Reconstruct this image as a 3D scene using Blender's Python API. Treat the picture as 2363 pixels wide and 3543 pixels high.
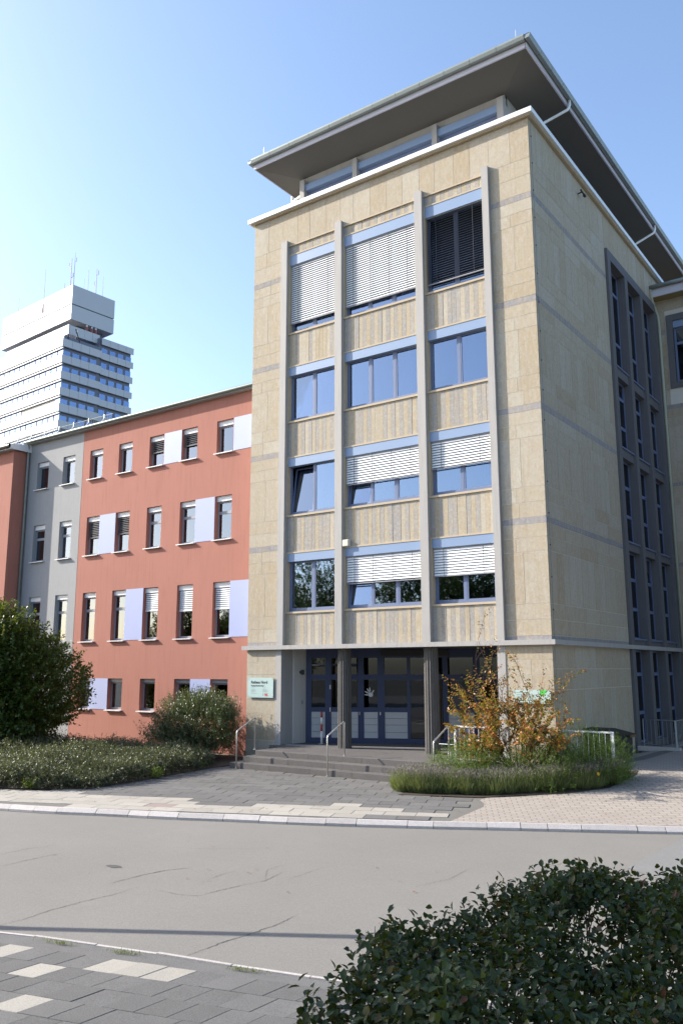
import bpy, bmesh, math, random
import numpy as np
from mathutils import Vector, Matrix
R = math.radians
random.seed(7)
rng = np.random.default_rng(7)
for o in list(bpy.data.objects): bpy.data.objects.remove(o)
S = bpy.context.scene
COL = S.collection

# ------------------------------------------------------------------ camera
PITCH, YAW, ROLL = R(10.5617), R(35.5868), R(-0.0911)
CAM = Vector((8.795, -22.067, 1.6245))
rt = Vector((math.cos(YAW), math.sin(YAW), 0)); fh = Vector((-math.sin(YAW), math.cos(YAW), 0)); uz = Vector((0, 0, 1))
fw = fh * math.cos(PITCH) + uz * math.sin(PITCH); up = -fh * math.sin(PITCH) + uz * math.cos(PITCH)
r2 = rt * math.cos(ROLL) + up * math.sin(ROLL); u2 = -rt * math.sin(ROLL) + up * math.cos(ROLL)
cd = bpy.data.cameras.new('camera'); cam = bpy.data.objects.new('camera', cd); COL.objects.link(cam)
cam.matrix_world = Matrix(((r2.x, u2.x, -fw.x, CAM.x), (r2.y, u2.y, -fw.y, CAM.y), (r2.z, u2.z, -fw.z, CAM.z), (0, 0, 0, 1)))
cd.sensor_fit = 'VERTICAL'; cd.sensor_height = 36; cd.lens = 29.613; cd.clip_start = 0.05; cd.clip_end = 3000
S.camera = cam
# ------------------------------------------------------------------ sky and sun
LD = Vector((2.75, 1.0, -1.669)).normalized()          # direction the sunlight travels
W = bpy.data.worlds.new('World'); S.world = W; W.use_nodes = True
nt = W.node_tree; nt.nodes.clear()
sky = nt.nodes.new('ShaderNodeTexSky'); sky.sky_type = 'NISHITA'; sky.sun_disc = False
sky.sun_elevation = R(29.7); sky.sun_rotation = math.atan2(-LD.x, -LD.y)
sky.air_density = 1.0; sky.dust_density = 1.9; sky.ozone_density = 2.0; sky.altitude = 230
bg = nt.nodes.new('ShaderNodeBackground'); bg.inputs[1].default_value = 0.15
wo = nt.nodes.new('ShaderNodeOutputWorld')
nt.links.new(sky.outputs[0], bg.inputs[0]); nt.links.new(bg.outputs[0], wo.inputs[0])
sl = bpy.data.lights.new('sun', 'SUN'); sl.energy = 4.2; sl.angle = R(0.53); sl.color = (1.0, 0.94, 0.84)
so = bpy.data.objects.new('sun', sl); COL.objects.link(so); so.rotation_euler = LD.to_track_quat('-Z', 'Y').to_euler(); so.location = (-40, -20, 40)
S.view_settings.view_transform = 'Standard'; S.view_settings.look = 'None'; S.view_settings.gamma = 1.0
S.view_settings.exposure = 1.17
S.view_settings.use_curve_mapping = False

# ------------------------------------------------------------------ materials
MATS = {}
def newmat(name):
    m = bpy.data.materials.new(name); m.use_nodes = True; MATS[name] = m
    n = m.node_tree; n.nodes.clear()
    out = n.nodes.new('ShaderNodeOutputMaterial')
    return m, n, out
def N(n, t, **k):
    x = n.nodes.new(t)
    for a, v in k.items(): setattr(x, a, v)
    return x
def pos(n, stretch=None):
    g = N(n, 'ShaderNodeNewGeometry')
    if not stretch: return g.outputs['Position']
    v = N(n, 'ShaderNodeVectorMath', operation='MULTIPLY'); v.inputs[1].default_value = stretch
    n.links.new(g.outputs['Position'], v.inputs[0]); return v.outputs[0]
def noise(n, vec, scale, detail=4, rough=0.55):
    t = N(n, 'ShaderNodeTexNoise'); t.inputs['Scale'].default_value = scale; t.inputs['Detail'].default_value = detail
    t.inputs['Roughness'].default_value = rough; n.links.new(vec, t.inputs['Vector']); return t.outputs['Fac']
def ramp(n, fac, stops):
    r = N(n, 'ShaderNodeValToRGB'); e = r.color_ramp.elements
    while len(e) < len(stops): e.new(0.5)
    for i, (p, c) in enumerate(stops):
        e[i].position = p; e[i].color = (*c, 1) if not isinstance(c, float) else (c, c, c, 1)
    n.links.new(fac, r.inputs[0]); return r.outputs[0]
def mixc(n, fac, a, b, mode='MIX'):
    m = N(n, 'ShaderNodeMix', data_type='RGBA', blend_type=mode)
    for s, v in ((0, fac), (6, a), (7, b)):
        if hasattr(v, 'is_output'): n.links.new(v, m.inputs[s])
        elif s == 0: m.inputs[0].default_value = v
        else: m.inputs[s].default_value = (*v, 1)
    return m.outputs[2]
def mth(n, op, a, b=None, clamp=False):
    m = N(n, 'ShaderNodeMath', operation=op); m.use_clamp = clamp
    for s, v in ((0, a), (1, b)):
        if v is None: continue
        if hasattr(v, 'is_output'): n.links.new(v, m.inputs[s])
        else: m.inputs[s].default_value = v
    return m.outputs[0]
def finish(n, out, col, rough=0.7, bump=None, bstr=0.3, bdist=0.01, spec=0.3, metal=0.0):
    p = N(n, 'ShaderNodeBsdfPrincipled')
    if hasattr(col, 'is_output'): n.links.new(col, p.inputs['Base Color'])
    else: p.inputs['Base Color'].default_value = (*col, 1)
    if hasattr(rough, 'is_output'): n.links.new(rough, p.inputs['Roughness'])
    else: p.inputs['Roughness'].default_value = rough
    p.inputs['Specular IOR Level'].default_value = spec; p.inputs['Metallic'].default_value = metal
    if bump is not None:
        b = N(n, 'ShaderNodeBump'); b.inputs['Strength'].default_value = bstr; b.inputs['Distance'].default_value = bdist
        n.links.new(bump, b.inputs['Height']); n.links.new(b.outputs[0], p.inputs['Normal'])
    n.links.new(p.outputs[0], out.inputs[0]); return p
def scale3(c, k): return tuple(min(1, x * k) for x in c)

def plain(name, c, rough=0.6, var=0.12, nscale=2.0, fine=40, bstr=0.15, spec=0.3, metal=0.0, dirt=None, stretch=None, objvar=0.0, speck=0.0):
    """painted / cast surface with soft blotches, fine grain and optional vertical dirt streaks"""
    m, n, out = newmat(name)
    p = pos(n)
    a = noise(n, p, nscale, 5, .6)
    col = mixc(n, a, scale3(c, 1 - var), scale3(c, 1 + var))
    if dirt:
        s = noise(n, pos(n, (6, 6, .45)), 1.6, 4, .6)
        f = ramp(n, s, [(.50, 0.0), (.72, 1.0)])
        col = mixc(n, mth(n, 'MULTIPLY', f, dirt), col, scale3(c, .45))
    if objvar:
        oi = N(n, 'ShaderNodeObjectInfo'); v = mth(n, 'ADD', mth(n, 'MULTIPLY', oi.outputs['Random'], 2 * objvar), 1 - objvar)
        h = N(n, 'ShaderNodeHueSaturation'); n.links.new(v, h.inputs['Value']); n.links.new(col, h.inputs['Color']); col = h.outputs[0]
    g = noise(n, p, fine, 3, .7)
    if speck:
        col = mixc(n, ramp(n, g, [(.36, speck), (.49, 0.0)]), col, scale3(c, .45)); col = mixc(n, ramp(n, g, [(.55, 0.0), (.68, speck)]), col, scale3(c, 1.7))
    finish(n, out, col, rough, g, bstr, .006, spec, metal); return m

def stone(name, stops, rough=.85, pit=.55, strk=(3.2, 3.2, .9)):
    """sandstone / travertine slab: hue by slab, bedding streaks, pits"""
    m, n, out = newmat(name)
    oi = N(n, 'ShaderNodeObjectInfo'); rnd = oi.outputs['Random']
    ad = N(n, 'ShaderNodeVectorMath', operation='SCALE'); ad.inputs[0].default_value = (37, 91, 53); n.links.new(rnd, ad.inputs['Scale'])
    g = N(n, 'ShaderNodeNewGeometry')
    pv = N(n, 'ShaderNodeVectorMath', operation='ADD'); n.links.new(g.outputs['Position'], pv.inputs[0]); n.links.new(ad.outputs[0], pv.inputs[1])
    p = pv.outputs[0]
    base = ramp(n, rnd, stops)
    st = N(n, 'ShaderNodeVectorMath', operation='MULTIPLY'); st.inputs[1].default_value = strk; n.links.new(p, st.inputs[0])
    bl = noise(n, st.outputs[0], 1.3, 6, .62)
    col = mixc(n, ramp(n, bl, [(.42, 0.0), (.70, 1.0)]), base, mixc(n, .5, base, (.46, .36, .22)))
    col = mixc(n, ramp(n, noise(n, st.outputs[0], 4.5, 5, .7), [(.45, 0.0), (.75, .55)]), col, (.60, .56, .49))
    pits = noise(n, p, 55, 3, .7)
    pf = ramp(n, pits, [(.30, 1.0), (.40, 0.0)])
    area = ramp(n, noise(n, p, 2.3, 3), [(.42, .15), (.62, 1.0)])
    col = mixc(n, mth(n, 'MULTIPLY', mth(n, 'MULTIPLY', pf, area), pit), col, (.15, .12, .09))
    gr_ = noise(n, p, 17, 4, .75)
    col = mixc(n, ramp(n, gr_, [(.36, .32), (.48, 0.0)]), col, (.27, .235, .19))
    col = mixc(n, ramp(n, gr_, [(.56, 0.0), (.70, .3)]), col, (.66, .62, .54))
    run = noise(n, pos(n, (9, 9, .25)), 1.0, 4, .6)
    col = mixc(n, mth(n, 'MULTIPLY', ramp(n, run, [(.55, 0.0), (.75, 1.0)]), .25), col, (.20, .17, .14))
    col = mixc(n, 1.0, col, (.86, .855, .86), 'MULTIPLY')
    hgt = mth(n, 'SUBTRACT', mth(n, 'MULTIPLY', noise(n, p, 22, 5, .7), .6), mth(n, 'MULTIPLY', pf, .6))
    finish(n, out, col, rough, hgt, .55, .012, .2); return m

stone('sandstone', [(0, (.475, .42, .325)), (.3, (.455, .385, .28)), (.55, (.50, .455, .37)), (.8, (.43, .35, .24)), (1, (.485, .43, .34))])
stone('basalt_band', [(0, (.27, .265, .28)), (1, (.32, .31, .325))], pit=.3)
stone('strip_tan', [(0, (.48, .42, .32)), (.5, (.46, .38, .26)), (1, (.52, .47, .38))], pit=.5, strk=(2.5, 2.5, 2.5))
stone('strip_grey', [(0, (.33, .315, .30)), (.5, (.39, .37, .345)), (1, (.33, .32, .31))], pit=.8, strk=(2.5, 2.5, 2.5))
plain('mortar', (.62, .58, .51), .9, .1, 3, 30, .2)
plain('pilaster_paint', (.365, .35, .335), .7, .07, 1.2, 60, .1, dirt=.25, speck=0.12)
plain('surround_stone', (.46, .38, .27), .8, .12, 6, 50, .2)
plain('blue_box', (.205, .285, .43), .45, .04, 1.0, 20, .02, .4)
plain('blue_frame', (.135, .17, .28), .4, .05, 2, 20, .02, .4)
plain('door_blue', (.035, .050, .115), .45, .06, 2, 20, .02, .4)
plain('coping_metal', (.74, .74, .73), .38, .05, 2, 20, .02, .5, .15)
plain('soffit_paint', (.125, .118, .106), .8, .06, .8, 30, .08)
plain('fascia_metal', (.56, .55, .62), .45, .05, 2, 20, .03, .4)
plain('gutter_zinc', (.25, .28, .27), .45, .15, 3, 20, .04, .4, .3)
plain('gutter_green', (.15, .18, .165), .45, .12, 3, 20, .04, .4, .2)
plain('roof_sheet', (.30, .30, .30), .6, .1, 1, 20, .05)
plain('frame_concrete', (.13, .128, .135), .8, .08, 1.5, 40, .1, dirt=.3)
plain('slat_white', (.86, .86, .86), .35, .03, 3, 20, .02, .4)
plain('slat_dark', (.085, .085, .09), .4, .05, 3, 20, .02, .4)
plain('white_plaster', (.56, .55, .53), .85, .06, 1.2, 60, .15, dirt=.15)
plain('red_plaster', (.375, .162, .122), .9, .07, .9, 42, .5, dirt=.20, speck=0.22)
plain('grey_plaster', (.32, .315, .315), .9, .06, .9, 42, .5, dirt=.15, speck=0.2)
plain('lavender_panel', (.33, .37, .57), .5, .035, 1.2, 20, .03, .35)
plain('sill_metal', (.66, .66, .67), .4, .04, 3, 20, .02, .5)
plain('window_grey', (.27, .275, .30), .45, .04, 2, 20, .02, .4)
plain('interior', (.10, .095, .09), .9, .2, 1.2, 10, 0)
plain('column_stone', (.105, .098, .092), .8, .15, 3, 35, .4, dirt=.5, speck=0.3)
plain('door_panel', (.48, .49, .50), .5, .03, 2, 20, .02, .35)
plain('dark_metal', (.035, .035, .038), .5, .1, 3, 20, .05)
plain('step_basalt', (.108, .100, .097), .85, .16, 3, 45, .4, objvar=.15, speck=0.3)
plain('steel', (.62, .61, .59), .32, .06, 6, 30, .03, .5, .75)
plain('white_paint', (.72, .72, .71), .4, .05, 5, 30, .05, .4)
plain('red_paint', (.42, .055, .035), .4, .05, 5, 30, .05, .4)
plain('galvanised', (.32, .34, .35), .45, .1, 8, 30, .05, .5, .5)
plain('grit_box', (.035, .032, .03), .7, .2, 4, 30, .2)
plain('wood_edge', (.18, .10, .05), .7, .2, 9, 30, .2)
plain('sign_glass', (.44, .56, .54), .12, .02, 2, 20, 0, .6)
plain('print_black', (.02, .02, .022), .5, 0, 2, 20, 0)
plain('print_grey', (.22, .27, .26), .5, 0, 2, 20, 0)
plain('print_red', (.55, .04, .03), .5, 0, 2, 20, 0)
plain('print_green', (.06, .55, .08), .5, 0, 2, 20, 0)
plain('print_white', (.62, .62, .62), .5, .1, 9, 20, 0)
plain('plaster_box', (.62, .58, .49), .6, .05, 3, 20, .05)
plain('slab_dark', (.130, .126, .123), .9, .16, 4, 75, .6, objvar=.14, speck=0.5)
plain('slab_light', (.335, .312, .275), .9, .10, 4, 60, .4, objvar=.10, speck=0.3)
plain('slab_rose', (.285, .225, .205), .9, .10, 4, 60, .4, objvar=.10, speck=0.3)
plain('kerb_granite', (.46, .425, .405), .85, .16, 9, 80, .5, objvar=.10, speck=0.45)
plain('joint_sand', (.15, .142, .13), .95, .2, 4, 50, .4)
plain('soil', (.060, .045, .032), .95, .3, 5, 25, .8)
plain('tower_panel', (.54, .55, .565), .5, .04, .2, 3, .02)  # one pale panel colour for every face of the high-rise
plain('tower_dark', (.16, .175, .22), .5, .1, .4, 3, .02)
plain('tower_louvre', (.33, .32, .31), .6, .1, .4, 3, .02)
plain('mast_red', (.30, .10, .10), .5, .05, 2, 10, 0)
plain('bark', (.085, .065, .05), .9, .3, 8, 40, .6)
plain('bark_red', (.10, .055, .045), .8, .3, 8, 40, .4)
plain('crack_tar', (.085, .082, .078), .9, .2, 9, 40, .2)
plain('wing_soffit', (.33, .27, .13), .8, .1, 2, 20, .1)
plain('pipe_cream', (.40, .42, .34), .5, .06, 3, 20, .05)
plain('grass_ground', (.075, .072, .062), .95, .3, 2, 30, .5)
plain('patch_asphalt', (.20, .197, .193), .9, .1, 5, 90, .6, speck=0.5)

# old light asphalt
m, n, out = newmat('asphalt')
p = pos(n)
big = noise(n, p, .35, 5, .6); mid = noise(n, pos(n, (.6, 2.2, 1)), 1.1, 5, .6); fine = noise(n, p, 75, 3, .75)
col = mixc(n, ramp(n, big, [(.35, 0.0), (.68, 1.0)]), (.190, .180, .166), (.212, .200, .184))
col = mixc(n, mth(n, 'MULTIPLY', ramp(n, mid, [(.5, 0.0), (.75, 1.0)]), .25), col, (.178, .170, .160))
col = mixc(n, ramp(n, fine, [(.36, .5), (.50, 0.0)]), col, (.125, .12, .113))
col = mixc(n, ramp(n, fine, [(.55, 0.0), (.70, .4)]), col, (.33, .315, .29))
finish(n, out, col, .9, fine, .5, .006, .25)
# interlocking tan concrete pavers
m, n, out = newmat('tan_pavers')
p = pos(n)
vr = N(n, 'ShaderNodeVectorRotate'); vr.rotation_type = 'Z_AXIS'; vr.inputs['Angle'].default_value = R(-28); n.links.new(p, vr.inputs['Vector'])
bk = N(n, 'ShaderNodeTexBrick'); n.links.new(vr.outputs[0], bk.inputs['Vector'])
bk.inputs['Scale'].default_value = 1; bk.inputs['Brick Width'].default_value = .24; bk.inputs['Row Height'].default_value = .17
bk.inputs['Mortar Size'].default_value = .012; bk.inputs['Mortar Smooth'].default_value = .2
bk.inputs['Color1'].default_value = (.315, .278, .245, 1); bk.inputs['Color2'].default_value = (.36, .32, .285, 1); bk.inputs['Mortar'].default_value = (.185, .155, .13, 1)
col = mixc(n, mth(n, 'MULTIPLY', noise(n, p, .9, 5), .4), bk.outputs['Color'], (.28, .25, .225))
hb = mth(n, 'SUBTRACT', mth(n, 'MULTIPLY', noise(n, p, 90, 2), .3), bk.outputs['Fac'])
finish(n, out, col, .9, hb, .5, .01, .2)

def glassmat(name, tint, refl, inner, rough=.015, wav=.012):
    """coated window pane: part mirror, rest looks into a dim room"""
    m, n, out = newmat(name)
    gl = N(n, 'ShaderNodeBsdfGlossy'); gl.inputs['Color'].default_value = (*tint, 1); gl.inputs['Roughness'].default_value = rough
    tr = N(n, 'ShaderNodeBsdfTransparent'); tr.inputs['Color'].default_value = (*inner, 1)
    b = N(n, 'ShaderNodeBump'); b.inputs['Strength'].default_value = wav; b.inputs['Distance'].default_value = .05
    n.links.new(noise(n, pos(n), 1.3, 2), b.inputs['Height']); n.links.new(b.outputs[0], gl.inputs['Normal'])
    fr = N(n, 'ShaderNodeFresnel'); fr.inputs['IOR'].default_value = 1.5
    f = mth(n, 'ADD', mth(n, 'MULTIPLY', fr.outputs[0], 1 - refl), refl, True)
    mx = N(n, 'ShaderNodeMixShader'); n.links.new(f, mx.inputs[0]); n.links.new(tr.outputs[0], mx.inputs[1]); n.links.new(gl.outputs[0], mx.inputs[2])
    n.links.new(mx.outputs[0], out.inputs[0]); return m
glassmat('glass_coated', (.60, .73, .92), .24, (.42, .48, .58))
glassmat('glass_stair', (.75, .8, .9), .07, (.35, .38, .45))
glassmat('glass_plain', (.80, .88, 1.0), .17, (.45, .48, .5))
glassmat('glass_door', (.9, .95, 1.0), .03, (.16, .165, .18))
glassmat('glass_far', (.55, .7, 1.0), .26, (.35, .40, .5))

def leafmat(name, stops, rough=.45, trans=.35, spec=.4):
    m, n, out = newmat(name)
    g = N(n, 'ShaderNodeNewGeometry')
    c = ramp(n, g.outputs['Random Per Island'], stops)
    p = N(n, 'ShaderNodeBsdfPrincipled'); n.links.new(c, p.inputs['Base Color']); p.inputs['Roughness'].default_value = rough
    p.inputs['Specular IOR Level'].default_value = spec
    t = N(n, 'ShaderNodeBsdfTranslucent'); n.links.new(mixc(n, .5, c, (.30, .34, .03), 'MIX'), t.inputs['Color'])
    mx = N(n, 'ShaderNodeMixShader'); mx.inputs[0].default_value = trans
    n.links.new(p.outputs[0], mx.inputs[1]); n.links.new(t.outputs[0], mx.inputs[2]); n.links.new(mx.outputs[0], out.inputs[0]); return m
leafmat('leaf_hornbeam', [(0, (.028, .058, .010)), (.5, (.048, .085, .015)), (.85, (.08, .12, .022)), (1, (.13, .13, .03))], .42, .28)
leafmat('leaf_laurel', [(0, (.035, .06, .022)), (.6, (.06, .09, .035)), (1, (.11, .14, .07))], .3, .18, .5)
leafmat('leaf_shoot', [(0, (.08, .11, .05)), (.6, (.13, .165, .085)), (1, (.21, .23, .14))], .3, .2, .5)
leafmat('leaf_cotoneaster', [(0, (.045, .06, .030)), (.5, (.078, .095, .048)), (.9, (.12, .125, .085)), (1, (.19, .18, .12))], .4, .18, .4)
leafmat('leaf_lavender', [(0, (.12, .155, .06)), (.6, (.20, .245, .10)), (1, (.31, .33, .17))], .7, .3, .2)
leafmat('leaf_flower', [(0, (.17, .14, .155)), (.6, (.26, .225, .24)), (1, (.36, .31, .30))], .8, .15, .1)
leafmat('leaf_juniper', [(0, (.05, .10, .02)), (.6, (.09, .165, .03)), (1, (.17, .23, .045))], .55, .25, .3)
leafmat('leaf_autumn', [(0, (.15, .12, .025)), (.30, (.11, .13, .03)), (.5, (.33, .14, .025)), (.75, (.38, .105, .035)), (1, (.42, .20, .07))], .4, .35, .4)
leafmat('leaf_privet', [(0, (.014, .028, .010)), (.55, (.026, .046, .013)), (.86, (.044, .068, .017)), (.95, (.085, .075, .016)), (1, (.09, .03, .018))], .45, .15, .25)
leafmat('leaf_tree', [(0, (.028, .055, .012)), (.6, (.045, .08, .018)), (1, (.075, .11, .025))], .45, .25)
leafmat('leaf_grass', [(0, (.06, .11, .015)), (.6, (.10, .16, .02)), (1, (.17, .20, .04))], .6, .35, .2)
leafmat('leaf_weed', [(0, (.13, .20, .03)), (1, (.24, .30, .05))], .5, .35, .3)
leafmat('petal_yellow', [(0, (.7, .42, .02)), (1, (.8, .5, .03))], .6, .2, .2)

# ------------------------------------------------------------------ mesh helpers
class MB:
    def __init__(s): s.v = []; s.f = []
    def box(s, x0, x1, y0, y1, z0, z1):
        b = len(s.v)
        s.v += [(x0, y0, z0), (x1, y0, z0), (x1, y1, z0), (x0, y1, z0), (x0, y0, z1), (x1, y0, z1), (x1, y1, z1), (x0, y1, z1)]
        s.f += [tuple(b + i for i in q) for q in ((0, 3, 2, 1), (4, 5, 6, 7), (0, 1, 5, 4), (1, 2, 6, 5), (2, 3, 7, 6), (3, 0, 4, 7))]
        return s
    def poly(s, pts):
        b = len(s.v); s.v += [tuple(p) for p in pts]; s.f.append(tuple(range(b, b + len(pts)))); return s
    def prism(s, pts, d):
        """extrude a planar polygon by vector d"""
        b = len(s.v); k = len(pts); d = Vector(d)
        s.v += [tuple(p) for p in pts] + [tuple(Vector(p) + d) for p in pts]
        s.f.append(tuple(b + i for i in reversed(range(k)))); s.f.append(tuple(b + k + i for i in range(k)))
        for i in range(k): j = (i + 1) % k; s.f.append((b + i, b + j, b + k + j, b + k + i))
        return s
    def tube(s, pts, r, n=10, cap=True):
        pts = [Vector(p) for p in pts]; rs = r if isinstance(r, (list, tuple)) else [r] * len(pts)
        rings = []; pu = None
        for i, p in enumerate(pts):
            t = (pts[min(i + 1, len(pts) - 1)] - pts[max(i - 1, 0)]).normalized()
            if pu is None: pu = t.orthogonal().normalized()
            a = (pu - t * pu.dot(t)).normalized(); pu = a; b_ = t.cross(a)
            b = len(s.v); rings.append(b)
            for k in range(n):
                an = 2 * math.pi * k / n; s.v.append(tuple(p + (a * math.cos(an) + b_ * math.sin(an)) * rs[i]))
        for i in range(len(rings) - 1):
            for k in range(n):
                l = (k + 1) % n; s.f.append((rings[i] + k, rings[i] + l, rings[i + 1] + l, rings[i + 1] + k))
        if cap: s.f.append(tuple(rings[0] + k for k in reversed(range(n)))); s.f.append(tuple(rings[-1] + k for k in range(n)))
        return s
    def mesh(s, name, smooth=False):
        me = bpy.data.meshes.new(name); me.from_pydata(s.v, [], s.f); me.update()
        if smooth:
            me.shade_smooth()
            for p_ in me.polygons:
                if p_.loop_total > 4: p_.use_smooth = False
        return me
WL = {}
def wloc(o): return WL.get(o.name, Vector((0, 0, 0)))
def obj(name, me, mat, parent=None, smooth=False, loc=None, scale=None, rot=None):
    """a mesh object; geometry given in world space unless loc is given"""
    if isinstance(me, MB): me = me.mesh(name, smooth)
    if mat and not me.materials: me.materials.append(MATS[mat])
    o = bpy.data.objects.new(name, me); COL.objects.link(o)
    w = Vector(loc) if loc is not None else Vector((0, 0, 0)); WL[o.name] = w
    o.location = w - (wloc(parent) if parent else Vector((0, 0, 0)))
    if parent: o.parent = parent
    if scale: o.scale = scale
    if rot: o.rotation_euler = rot
    return o
def tag(o, label=None, cat=None, group=None, kind=None):
    for k, v in (('label', label), ('category', cat), ('group', group), ('kind', kind)):
        if v: o[k] = v
    return o
def thing(name, loc, label, cat, group=None):
    o = bpy.data.objects.new(name, None); COL.objects.link(o); o.location = loc; WL[o.name] = Vector(loc); o.empty_display_size = .3
    return tag(o, label, cat, group)
def structure(name, me, mat, parent=None): 
    o = obj(name, me, mat, parent)
    if not parent: o['kind'] = 'structure'
    return o
CUBES = {}
def piece(name, mat, parent, x0, x1, y0, y1, z0, z1):
    """a cut block: shared unit cube with softly chamfered edges, scaled to size"""
    if mat not in CUBES:
        bm = bmesh.new(); bmesh.ops.create_cube(bm, size=1.0)
        me = bpy.data.meshes.new('block_' + mat); bm.to_mesh(me); bm.free(); me.materials.append(MATS[mat]); CUBES[mat] = me
    return obj(name, CUBES[mat], None, parent, loc=((x0 + x1) / 2, (y0 + y1) / 2, (z0 + z1) / 2), scale=(x1 - x0, y1 - y0, z1 - z0))
def leaves(name, P, A, Nn, L, Wd, mat, parent=None, kind4=True, fold=.25):
    """leaf blades from numpy arrays: P base, A axis, Nn rough normal, L length, Wd width"""
    P = np.asarray(P, float); A = A / np.linalg.norm(A, axis=1, keepdims=True)
    B = np.cross(A, Nn); B /= np.maximum(np.linalg.norm(B, axis=1, keepdims=True), 1e-6); C = np.cross(B, A)
    L = np.asarray(L)[:, None]; Wd = np.asarray(Wd)[:, None]; n = len(P)
    if kind4:
        V = np.stack([P, P + A * L * .45 + B * Wd * .5 + C * Wd * fold, P + A * L, P + A * L * .45 - B * Wd * .5 + C * Wd * fold], 1).reshape(-1, 3)
        i = np.arange(n)[:, None] * 4; F = np.concatenate([i + [[0, 1, 2]], i + [[0, 2, 3]]], 1).reshape(-1, 3)
    else:
        V = np.stack([P, P + A * L * .28 + B * Wd * .42 + C * Wd * fold, P + A * L * .62 + B * Wd * .46 + C * Wd * fold * .8, P + A * L - C * Wd * .1,
                      P + A * L * .62 - B * Wd * .46 + C * Wd * fold * .8, P + A * L * .28 - B * Wd * .42 + C * Wd * fold, P + A * L * .5], 1).reshape(-1, 3)
        i = np.arange(n)[:, None] * 7
        F = np.concatenate([i + [[0, 1, 6]], i + [[1, 2, 6]], i + [[2, 3, 6]], i + [[3, 4, 6]], i + [[4, 5, 6]], i + [[5, 0, 6]]], 1).reshape(-1, 3)
    me = bpy.data.meshes.new(name); me.vertices.add(len(V)); me.vertices.foreach_set('co', V.ravel().astype(np.float32))
    me.loops.add(F.size); me.loops.foreach_set('vertex_index', F.ravel().astype(np.int32))
    me.polygons.add(len(F)); me.polygons.foreach_set('loop_start', np.arange(0, F.size, 3, dtype=np.int32)); me.polygons.foreach_set('loop_total', np.full(len(F), 3, np.int32))
    me.update(calc_edges=True); me.validate()
    return obj(name, me, mat, parent)
def unit(v): return v / np.maximum(np.linalg.norm(v, axis=-1, keepdims=True), 1e-9)
def sstep(t): t = min(1, max(0, t)); return t * t * (3 - 2 * t)

# ------------------------------------------------------------------ ground, road, paving
def hz(x, y): return -1.30 + .36 * sstep((x + 1.2) / 2.2) * sstep((y + 4.5) / 5.5)
FK = [(-45, -20.9), (-25, -15.35), (-12, -11.65), (-8.65, -10.64), (-8.17, -10.52), (-7.49, -10.32), (-6.91, -10.11), (-6.38, -9.88), (-5.68, -9.62), (-4.80, -9.33),
      (-4.21, -9.07), (-3.48, -8.75), (-2.47, -8.37), (-1.37, -7.89), (.43, -6.99), (1.73, -6.27), (3.22, -5.51), (4.33, -4.87), (10, -1.6), (30, 9)]
NK = [(-45, -27.5), (-8, -17.9), (-.55, -15.83), (.05, -15.62), (.81, -15.44), (1.28, -15.31), (2.38, -15.09), (3.12, -14.92), (6, -14.2), (30, -8.6)]
def ky(pl, x):
    for (a, b), (c, d) in zip(pl, pl[1:]):
        if a <= x <= c: return b + (d - b) * (x - a) / (c - a)
    return pl[-1][1]
structure('ground', MB().poly([(-300, -200, -1.47), (200, -200, -1.47), (200, 300, -1.47), (-300, 300, -1.47)]), 'grass_ground')
road_pts = [(x, y, -1.42) for x, y in FK] + [(x, y, -1.42) for x, y in reversed(NK)]
mb = MB(); xs = sorted({p[0] for p in FK + NK})
for a, c in zip(xs, xs[1:]): mb.poly([(a, ky(NK, a), -1.42), (c, ky(NK, c), -1.42), (c, ky(FK, c), -1.42), (a, ky(FK, a), -1.42)])
road = structure('road', mb, 'asphalt')
# forecourt sheet following the ground
mb = MB(); gx = sorted({p[0] for p in FK} | set(np.arange(-12, 10, .5))); gt = np.linspace(0, 1, 26)
def fy(x, t): y0 = ky(FK, x) + .13; return y0 + (16 - y0) * t
idx = {}
for i, x in enumerate(gx):
    for j, t in enumerate(gt): idx[i, j] = len(mb.v); y = fy(x, t); mb.v.append((float(x), y, hz(x, y) - .012))
for i in range(len(gx) - 1):
    for j in range(len(gt) - 1): mb.f.append((idx[i, j], idx[i + 1, j], idx[i + 1, j + 1], idx[i, j + 1]))
forecourt = structure('forecourt', mb, 'joint_sand')
# tan pavers on the right
TB = [(-.30, -4.0), (.17, -4.6), (.46, -6.86)]
mb = MB(); gx2 = np.arange(.0, 20.01, .5); cols = []
def left_edge(y): return -.3 if y > -4 else (-.30 + (y + 4.0) / -.6 * .47 if y > -4.6 else .17 + (y + 4.6) / -2.26 * .29)
rows = []
for y in np.concatenate([np.arange(-6.8, 6.01, .4), [8, 12, 16]]):
    xl = left_edge(y); xr = max(xl + .2, 20 if y > 3.6 else 0)
    # right limit: stay behind the kerb
    xx = xl
    for x in np.arange(xl, 20, .1):
        if ky(FK, x) + .16 < y: xx = x
    rows.append([(xl + (xx - xl) * s, y) for s in np.linspace(0, 1, 24)])
for a, b in zip(rows, rows[1:]):
    for i in range(23): mb.poly([(p[0], p[1], hz(*p) - .004) for p in (a[i], a[i + 1], b[i + 1], b[i])])
structure('paver_pavement', mb, 'tan_pavers')
# near pavement
mb = MB()
for a, c in zip(NK, NK[1:]): mb.poly([(a[0], -60, -1.345), (c[0], -60, -1.345), (c[0], c[1] - .14, -1.345), (a[0], a[1] - .14, -1.345)])
pavement = structure('pavement', mb, 'slab_dark')

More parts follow.
